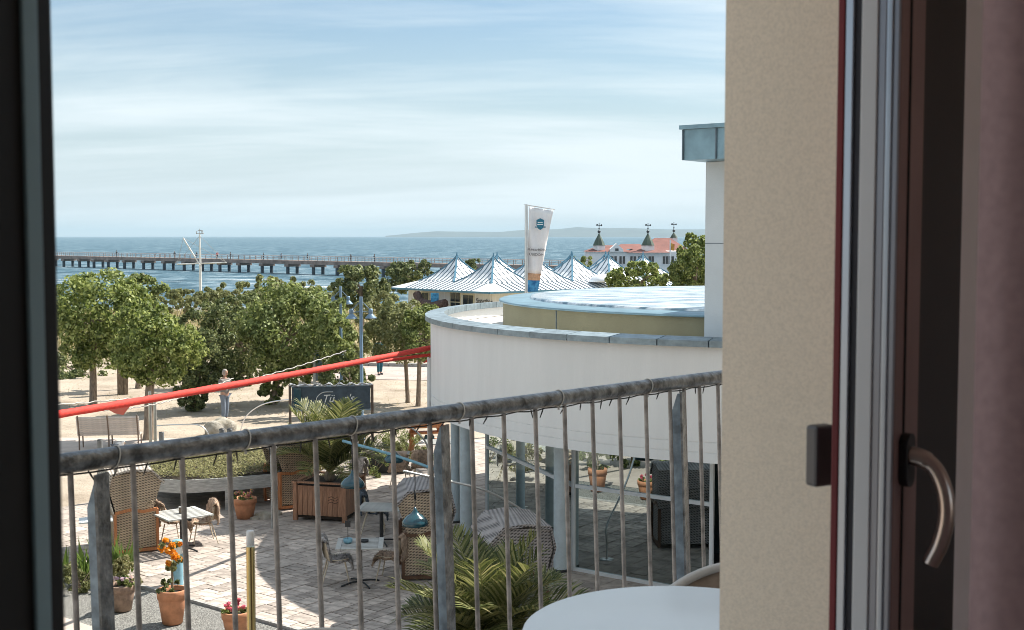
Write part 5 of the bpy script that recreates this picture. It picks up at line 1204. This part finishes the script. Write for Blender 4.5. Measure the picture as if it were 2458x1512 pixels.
q = G(230, 1246, .78); o = thing('side_table', 'small white tray table left of the sunlit beach chair', 'side table', (q.x, q.y, 0), radians(20))
m = MB(); m.box((0, 0, .77), (.62, .46, .03)); m.build('tabletop', MT['table_white'], o, bevel=.004); MB().tube([(0, 0, 0), (0, 0, .76)], .03, n=8).build('leg', MT['darksteel'], o); MB().lathe([(0, 0), (.2, 0), (.2, .02), (0, .03)], 16).build('foot', MT['darksteel'], o)
q = G(915, 1140); o = thing('dark_trough', 'low black trough at the rear of the terrace under the small lamp', 'trough', (q.x, q.y + .5, 0)); m = MB(); m.prism([(-.6, 0), (.6, 0), (.7, .5), (-.7, .5)], lambda u, v, d: Vector((u, d, v)), -.3, .3); m.build('body', MT['darksteel'], o); m = MB(); m.box((0, 0, .47), (1.28, .56, .08)); m.build('soil', MT['soil'], o)
# ---- orange timber stand
q = G(1010, 1095); ts = thing('timber_stand', 'orange timber stand with curved uprights left of the round building', 'timber stand', (D(1022, 1050, 36.).x, 36.0, -.03), radians(15)); ts.scale = (.62, .62, .40)
for sx in (-1, 1):
    m = MB(); m.prism([(-.30, 0), (-.02, 0), (.10, .9), (.02, 1.5), (.16, 2.05), (-.10, 2.05), (-.26, 1.4), (-.16, .8)], lambda u, v, d, sx=sx: Vector((sx * .62 + u * sx * -.9, d, v)), -.12, .12); m.build('upright', MT['wood_orange'], ts)
m = MB(); m.box((0, 0, 1.62), (1.5, .5, .14)); m.build('shelf', MT['wood_orange'], ts)
m = MB(); m.box((0, .1, 1.05), (1.1, .4, .10)); m.build('shelf', MT['wood_orange'], ts)
m = MB(); m.prism([(-.95, 2.04), (.95, 2.04), (.6, 2.42), (-.6, 2.42)], lambda u, v, d: Vector((u, d, v)), -.45, .45); m.build('roof', MT['wood_orange'], ts)
for x in (-.35, .0, .3): m = MB(); m.lathe([(0, 0), (.09, 0), (.10, .22), (.05, .3), (.05, .36), (0, .36)], 10, c=(x, -.05, 1.10)); m.build('jar', MT['teal_enamel'], ts)
# ---- slate sign of the restaurant
YS = 34.0; q = D(795, 955, YS); sg_ = thing('restaurant_sign', 'slate coloured signboard with white script on timber posts', 'signboard', (q.x, YS, -.03), radians(9))
zc_ = q.z + .03; wS = 188 * YS / FPX
m = MB(); m.box((0, 0, zc_), (wS, .05, .66)); bd = m.build('board', MT['chalk_board'], sg_)
m = MB(); m.box((-wS / 2 + .16, -.04, zc_ + .04), (.20, .05, .52)); m.build('side_box', MT['teal_enamel'], bd)
for z_ in (-.33, .33): m = MB(); m.box((0, -.002, zc_ + z_), (wS + .02, .07, .03)); m.build('frame', MT['galv_post'], bd)
for x in (-wS / 2 - .05, -wS / 2 + .30, wS / 2 - .30, wS / 2 + .05): m = MB(); m.box((x, .06, (zc_ + .36) / 2), (.07, .07, zc_ + .36)); m.build('post', MT['post_brown'], sg_)
for px_, s_, sz in ((-.10, 'Tü', .30), (.46, "r's", .30)): text_mesh('script_lettering', s_, sz, MT['chalk'], sg_, (px_, -.030, zc_ - .02), (pi / 2, -.03, 0), shear=.35)
m = MB(); m.tube(curve([(-.42, -.031, zc_ - .12), (-.38, -.031, zc_ + .04), (-.22, -.031, zc_ + .16), (.05, -.031, zc_ + .17)], 6), .010, n=4); m.build('flourish', MT['chalk'], sg_)
pts_ = [Vector((-wS / 2 - .05 + (wS + .1) * i / 40, -.05 + .03 * sin(i * 1.7), zc_ + .37 + .028 * sin(i * 1.1))) for i in range(41)]
m = MB(); m.tube(pts_, .020, n=5); m.tube([p + Vector((0, .03, .035 * cos(i * 1.3))) for i, p in enumerate(pts_)], .018, n=5); m.build('rope_garland', mat('grey_rope', (.33, .34, .36), .8, var=.5, scale=12), sg_)
# ---- red rolled sun sail with its mast and cables
L0, L1 = G(20, 1014, 3.8), G(1046, 832, 3.8)
sail = thing('sun_sail', 'red rolled-up sun sail stretched diagonally over the terrace', 'awning', (0, 0, 0))
d = (L1 - L0); n_ = 60; rr = [.058 * (1 + .05 * sin(i * 1.9) + .03 * sin(i * .7)) for i in range(n_ + 1)]; rr[-1] = .03
MB().tube([L0 + d * i / n_ + Vector((0, 0, -.04 * sin(pi * i / n_))) for i in range(n_ + 1)], rr, n=14).build('rolled_cloth', MT['red_sail'], sail)
p = D(290, 968, 19.0); m = MB(); m.add([D(240, 972, 19.0), D(318, 958, 19.0), D(312, 975, 19.0), D(296, 996, 19.0), D(276, 992, 19.0)], [(0, 1, 2, 3, 4)]); o = m.build('loose_corner', MT['red_sheer'], sail); s_ = o.modifiers.new('t', 'SOLIDIFY'); s_.thickness = .006
m = MB(); e = [D(1014, 872, 27.9), D(1047, 842, 27.9), D(1046, 862, 27.9)]; m.add(e, [(0, 1, 2)]); o = m.build('loose_corner', MT['red_sail'], sail); s_ = o.modifiers.new('t', 'SOLIDIFY'); s_.thickness = .02
MB().tube([D(905, 868, 26.6), D(1044, 850, 27.9)], .035, n=8).build('hem_roll', MT['red_sail'], sail)
q = D(1030, 880, 27.9); mst = thing('sail_mast', 'white mast holding the right end of the red sun sail', 'mast', (q.x, 27.9, 0))
MB().tube([(0, 0, 0), (0, 0, D(1030, 858, 27.9).z)], .05, n=12).build('pole', MT['mast_white'], mst); MB().lathe([(0, 0), (.16, 0), (.16, .02), (.06, .04)], 16).build('base_plate', MT['steel'], mst)
q = D(362, 940, 30.); mst = thing('sail_mast', 'twin steel masts beside the trunk of the nearest tree', 'mast', (q.x, 30.0, -.04))
for dx_, h_ in ((-.03, q.z + .04), (.09, q.z - .02)): MB().tube([(dx_, 0, 0), (dx_, 0, h_)], .036, n=10).build('pole', MT['steel'], mst)
for i, (lab, a, b) in enumerate((('upper rope of small lights above the red sail', D(100, 974, 21), D(830, 842, 30)), ('lower rope of small lights above the red sail', D(100, 985, 21), D(560, 908, 27)))):
    t = thing('light_rope', lab, 'light rope', (0, 0, 0)); n_ = 70
    P = [a + (b - a) * k / n_ + Vector((0, 0, -.25 * sin(pi * k / n_) + .012 * sin(k * 2.2))) for k in range(n_ + 1)]; MB().tube(P, .012, n=5).build('rope', MT['ziptie'], t)
# ---- bench, boulder, posts
q = G(262, 1076); be = thing('park_bench', 'weathered slatted park bench under the nearest tree', 'bench', (q.x, q.y, -.03), radians(7))
sl_ = MB().box((0, 0, 0), (1.80, .030, .055)).mesh('slat', MT['bench_slat'])
for i in range(9): inst(sl_, 'slat', be, (0, -.02 - .022 * i, .46 + .065 * i), (-.32, 0, 0))
ss_ = MB().box((0, 0, 0), (1.80, .055, .028)).mesh('slat', MT['bench_slat'])
for i in range(6): inst(ss_, 'slat', be, (0, .06 + .07 * i, .43), (0, 0, 0))
for x in (-.85, 0, .85):
    m = MB(); m.tube(curve([(x, -.24, 1.05), (x, -.04, .45), (x, -.02, 0)], 4), .022, n=6); m.tube([(x, -.02, .42), (x, .46, .42), (x, .50, 0)], .020, n=6); m.build('iron_frame', MT['post_brown'], be)
def boulder(label, px, py, s, seed):
    q = G(px, py); rng = random.Random(seed); m = MB(); vs = []; n1_, n2_ = 10, 18
    for j in range(n1_ + 1):
        for i in range(n2_):
            a = 2 * pi * i / n2_; b = pi * j / n1_; v = Vector((sin(b) * cos(a), sin(b) * sin(a), cos(b))); k = 1 + .14 * sin(3 * v.x + 2 * v.y * seed) + .09 * sin(5 * v.z + 4 * v.y)
            vs.append((v.x * s[0] * k, v.y * s[1] * k, max(-.06, v.z * s[2] * k + s[2] * .5)))
    m.add(vs, [(j * n2_ + i, (j + 1) * n2_ + i, (j + 1) * n2_ + (i + 1) % n2_, j * n2_ + (i + 1) % n2_) for j in range(n1_) for i in range(n2_)], True)
    o = m.build('boulder', MT['stone']); o.location = (q.x, q.y, -.04); tag(o, label, 'boulder')
boulder('mossy boulder near the feet of the walker', 530, 1040, (.50, .42, .36), 2)
for i, (px, py, lab, y_) in enumerate(((240, 1085, 'dark bollard in front of the park bench', 34), (388, 1075, 'dark bollard right of the twin masts', 35), (533, 1085, 'left of two dark bollards by the boulder', 34), (552, 1085, 'right of two dark bollards by the boulder', 34))):
    h = (.75, .8, 1.05, 1.05)[i]; t = thing('bollard', lab, 'bollard', (D(px, py, y_).x, y_, -.03), 0, 'dark bollards along the path'); MB().tube([(0, 0, 0), (0, 0, h)], .075, n=12).build('shaft', MT['steel_grey'], t); MB().lathe([(0, .03), (.06, .02), (.078, 0)], 12, c=(0, 0, h)).build('cap', MT['darksteel'], t)
for i, (px, lab) in enumerate(((290, 'thick left timber post behind the two left trunks'), (303, 'thin right timber post behind the two left trunks'))):
    y_ = 50; q = D(px, 955, y_); m = MB(); m.box((0, 0, 1.1), ((.26, .16)[i], .2, 2.3), rz=.3); o = m.build('timber_post', MT['bark']); o.location = (q.x, y_, -.04); tag(o, lab, 'post', 'timber posts on the sand')
# information frame behind the slate sign
q = G(790, 1000); o = thing('notice_frame', 'grey framed notice stand behind the slate sign', 'notice stand', (D(790, 900, 46).x, 46, -.04))
for x in (-.55, .55): m = MB(); m.box((x, 0, 1.1), (.09, .09, 2.2)); m.build('post', MT['wood_grey'], o)
m = MB(); m.box((0, 0, 2.1), (1.2, .07, .10)); m.build('crossbar', MT['wood_grey'], o); m = MB(); m.box((-.4, .02, 1.5), (.25, .05, 1.0)); m.build('panel', MT['teal_enamel'], o)
# gulls
def gull(label, loc, rz):
    g = thing('gull', label, 'gull', loc, rz)
    MB().lathe([(.0, -.26), (.035, -.20), (.085, -.08), (.10, .04), (.075, .15), (.045, .20), (0, .23)], 14).build('body', MT['feather_white'], g).rotation_euler = (0, radians(78), 0)
    g.children[0].location = (0, 0, .13)
    MB().lathe([(0, -.055), (.04, -.035), (.055, 0), (.045, .035), (0, .055)], 12, c=(.22, 0, .23)).build('head', MT['feather_white'], g)
    MB().tube([(.26, 0, .225), (.33, 0, .21)], [.016, .004], n=6).build('beak', MT['beak'], g)
    for sg in (-1, 1):
        m = MB(); m.add([(.12, .085 * sg, .17), (.0, .11 * sg, .19), (-.22, .07 * sg, .15), (-.36, .03 * sg, .12), (-.2, .085 * sg, .09), (.05, .105 * sg, .10)], [(0, 1, 2, 3, 4, 5)]); o = m.build('wing', MT['feather_grey'], g); s = o.modifiers.new('t', 'SOLIDIFY'); s.thickness = .02
        MB().tube([(.02, .04 * sg, .08), (.03, .04 * sg, 0)], .008, n=5).build('leg', MT['beak'], g)
q = D(372, 1118, 30.6); gull('grey and white gull resting on the left end of the herb bed', (q.x, 30.6, .74), .1)
q = G(292, 1072); gull('white gull standing under the park bench', (q.x, q.y - .3, -.03), -.6)
# ================================================================== PEOPLE
def person(label, loc, rz, sc, jacket, trousers, hair, pose='phone', cat='person', small=False):
    P = thing('person', label, cat, loc, rz); P.scale = (sc, sc, sc)
    def skin(name, verts, edges, radii, mt_, sub=2):
        me = bpy.data.meshes.new(name); me.from_pydata(verts, edges, []); me.materials.append(mt_); o = bpy.data.objects.new(name, me); link(o, P)
        md = o.modifiers.new('skin', 'SKIN'); md.use_smooth_shade = True
        for i, r in enumerate(radii): me.skin_vertices[0].data[i].radius = r if isinstance(r, tuple) else (r, r)
        me.skin_vertices[0].data[0].use_root = True
        o.modifiers.new('sub', 'SUBSURF').levels = sub; o.modifiers['sub'].render_levels = sub; return o
    # pelvis, chest, neck; legs; arms: facing local -y
    walk = .10 if pose != 'phone' else .03
    V = [(0, 0, .95), (0, .0, 1.15), (0, -.01, 1.38), (0, -.01, 1.50), (0, -.02, 1.56)]
    E = [(0, 1), (1, 2), (2, 3), (3, 4)]; Rr = [(.15, .11), (.145, .105), (.16, .105), (.06, .06), (.055, .055)]
    for sx in (-1, 1):
        b = len(V); w = walk * sx
        V += [(.09 * sx, 0, .88), (.10 * sx, -.02 + w * .6, .48), (.105 * sx, .02 + w, .08), (.11 * sx, -.06 + w, .035), (.115 * sx, -.14 + w, .03)]
        E += [(0, b), (b, b + 1), (b + 1, b + 2), (b + 2, b + 3), (b + 3, b + 4)]; Rr += [.095, .062, .042, .045, .035]
        b = len(V)
        if pose == 'phone': V += [(.19 * sx, 0, 1.42), (.25 * sx, .03, 1.15), (.11 * sx, -.20, 1.16), (.05 * sx, -.25, 1.19)]
        else: V += [(.19 * sx, 0, 1.42), (.25 * sx, .04 - w * .8, 1.14), (.24 * sx, -.06 - w * 1.4, .90), (.235 * sx, -.08 - w * 1.6, .83)]
        E += [(2, b), (b, b + 1), (b + 1, b + 2), (b + 2, b + 3)]; Rr += [.065, .048, .036, .03]
    skin('body', V, E, Rr, MT['skin'], 1 if small else 2)
    g = 1.22
    jv = [V[0], V[1], V[2], (0, -.01, 1.46)]; je = [(0, 1), (1, 2), (2, 3)]; jr = [(.19, .15), (.18, .14), (.18, .13), (.085, .08)]
    for k in (0, 1):
        b0 = 5 + k * 9 + 5; b = len(jv); jv += [V[b0], V[b0 + 1], V[b0 + 2]]; je += [(2, b), (b, b + 1), (b + 1, b + 2)]; jr += [.085, .068, .054]
    jv[0] = (0, 0, .90); skin('jacket', jv, je, jr, jacket, 1 if small else 2)
    tv = [(0, 0, .98)]; te = []; tr_ = [(.16, .125)]
    for k in (0, 1):
        b0 = 5 + k * 9; b = len(tv); q_ = V[b0 + 2]; tv += [V[b0], V[b0 + 1], (q_[0], q_[1], .10)]; te += [(0, b), (b, b + 1), (b + 1, b + 2)]; tr_ += [.110, .080, .064]
    skin('trousers', tv, te, tr_, trousers, 1 if small else 2)
    for k in (0, 1):
        q_ = V[5 + k * 9 + 3]; m = MB(); m.lathe([(0, -.0), (.05, 0), (.055, .03), (.045, .075), (0, .08)], 10); o = m.build('shoe', MT['shoe'], P); o.location = (q_[0], q_[1], 0); o.scale = (1, 2.3, 1)
    # head with face
    m = MB(); m.lathe([(0, -.125), (.035, -.118), (.058, -.085), (.072, -.03), (.078, .03), (.070, .08), (.042, .115), (0, .125)], 16); hd = m.build('head', MT['skin'], P); hd.location = (0, -.035, 1.66); hd.scale = (.95, 1.12, 1); hd.rotation_euler = (radians(14 if pose == 'phone' else 0), 0, 0)
    MB().tube([(0, -.07, .02), (0, -.094, -.022), (0, -.078, -.03)], [.008, .013, .010], n=6).build('nose', MT['skin'], hd)
    for sx in (-1, 1):
        MB().lathe([(0, -.009), (.009, 0), (0, .009)], 8, c=(.028 * sx, -.070, .012)).build('eye', MT['print_black'], hd); m = MB(); m.lathe([(0, -.03), (.012, -.02), (.016, 0), (.012, .022), (0, .03)], 8, c=(.078 * sx, .008, -.005)); m.build('ear', MT['skin'], hd)
    m = MB(); m.box((0, -.070, -.058), (.045, .010, .010)); m.build('mouth', MT['red_rubber'], hd)
    m = MB(); m.lathe([(.086, -.06), (.090, .0), (.088, .05), (.072, .10), (.04, .132), (0, .14)], 16, wave=lambda a: .04 * sin(5 * a)); h = m.build('hair', hair, hd); h.location = (0, .022, .0)
    if pose == 'phone': m = MB(); m.box((0, -.285, 1.22), (.075, .012, .15), R=Matrix.Rotation(radians(-35), 3, 'X')); m.build('phone', MT['print_black'], P)
    for k in (0, 1):      # hands: palm with five curled fingers
        b0 = 5 + k * 9 + 5; w_ = Vector(V[b0 + 2]); t_ = Vector(V[b0 + 3]); dd = (t_ - w_).normalized(); m = MB(); pc = t_ + dd * .01
        s1 = dd.cross(Vector((0, 0, 1)) if abs(dd.z) < .8 else Vector((0, 1, 0))).normalized(); up_ = s1.cross(dd)
        m.tube([w_, pc, pc + dd * .045], [.026, .036, .03], n=8)
        for f in range(4): a = pc + dd * .04 + s1 * (.014 * (f - 1.5)); L_ = (.055, .065, .06, .045)[f]; m.tube([a, a + dd * L_ * .55 - up_ * .006, a + dd * L_ * .8 - up_ * .026], [.0085, .008, .006], n=5)
        m.tube([pc, pc + s1 * .035 + dd * .02, pc + s1 * .042 + dd * .05], [.012, .010, .007], n=5); m.build('hand', MT['skin'], P)
    return P
q = G(540, 1008); person('grey-haired walker in pale jacket and washed jeans looking at a phone', (q.x, q.y, -.04), radians(62), 1.0, MT['jacket_pale'], MT['jeans_pale'], MT['hair_grey'])
person('walker in teal clothing on the path behind the street lamp', (D(911, 850, 57).x, 57, -.03), radians(30), 1.0, MT['jacket_teal'], MT['jacket_teal'], MT['hair_dark'], 'walk')
proto = None
pl = [(.385, 'dark'), (.425, 'dark'), (.47, 'red'), (.50, 'dark'), (.555, 'dark'), (.585, 'blue'), (.63, 'dark'), (.70, 'dark'), (.735, 'dark'), (.255, 'dark')]
txt = ['stroller on the pier above the signal mast yard', 'stroller on the pier right of the signal mast', 'stroller in the red top on the pier', 'stroller on the pier just right of the one in red', 'stroller on the middle of the pier', 'stroller in blue on the pier', 'stroller on the pier left of the dark round trees', 'stroller on the pier above the dark round trees', 'stroller on the pier close to the first tent peak', 'stroller farthest out on the pier at the left']
for i, (t_, c_) in enumerate(pl):
    p = PL + pd * (plen * t_) + pn * random.uniform(-.9, .9)
    jm = {'dark': MT['jeans_dark'], 'red': MT['red_sail'], 'blue': MT['lamp_blue']}[c_]
    q = person(txt[i], (p.x, p.y, DK), random.uniform(0, 6.28), random.uniform(.95, 1.06), jm, MT['jeans_dark'], MT['hair_dark'], 'walk', small=True); q['group'] = 'strollers on the pier'

# small things of the terrace
q = G(652, 1268); o = thing('timber_stake', 'thin weathered stake standing at the corner of the herb bed', 'stake', (q.x, q.y, 0)); m = MB(); m.tube([(0, 0, 0), (.01, 0, .9), (-.005, 0, 1.75)], [.022, .020, .016], n=6); m.build('shaft', MT['wood_grey'], o)
for i, (px, py, s_, lab) in enumerate(((634, 1243, .16, 'pale rock right of the pansy pot'), (660, 1236, .12, 'small pale rock under the herb bed'), (612, 1246, .09, 'pebble beside the pansy pot'))): boulder(lab, px, py, (s_ * 1.3, s_, s_ * .8), i + 3)
chair_set('cream chair right of the shaded table with its back to the palm', 'brown sheepskin on the chair right of the shaded table', 940, 1390, radians(-100), MT['fur_brown'], 8)
chair_set('cream chair left of the sunlit table beside the blue lamp', 'brown sheepskin on the chair left of the sunlit table', 408, 1300, radians(120), MT['fur_brown'], 9)

low_shrub('leafy plants behind the chair right of the planter', 905, 1100, (.8, .5, .5), 'leaf_olive', 12)
low_shrub('green plants left of the timber stand legs', 955, 1092, (.6, .5, .55), 'leaf_mid', 13)
low_shrub('low greenery between planter and rear beach chair', 735, 1165, (.5, .4, .45), 'herb', 14)
q = G(1050, 1130); slat_table('small slatted table beside the pale blue columns', (q.x, q.y + .3, 0), radians(20), .8, .8)
# ================================================================== HAZE over the bay
m = MB(); m.box((0, 12000, 86), (60000, 46000, 200)); hz_o = m.build('haze', bpy.data.materials.new('haze'))
hm = hz_o.data.materials[0]; hm.use_nodes = True; t = hm.node_tree; t.nodes.clear(); o = N(t, 'ShaderNodeOutputMaterial'); v = N(t, 'ShaderNodeVolumePrincipled'); v.inputs['Color'].default_value = (.58, .76, .88, 1); v.inputs['Density'].default_value = 0.62e-4; v.inputs['Anisotropy'].default_value = .0
t.links.new(v.outputs[0], o.inputs['Volume']); kind(hz_o, 'stuff'); hz_o['label'] = 'pale blue haze over the bay'; hz_o['category'] = 'haze'
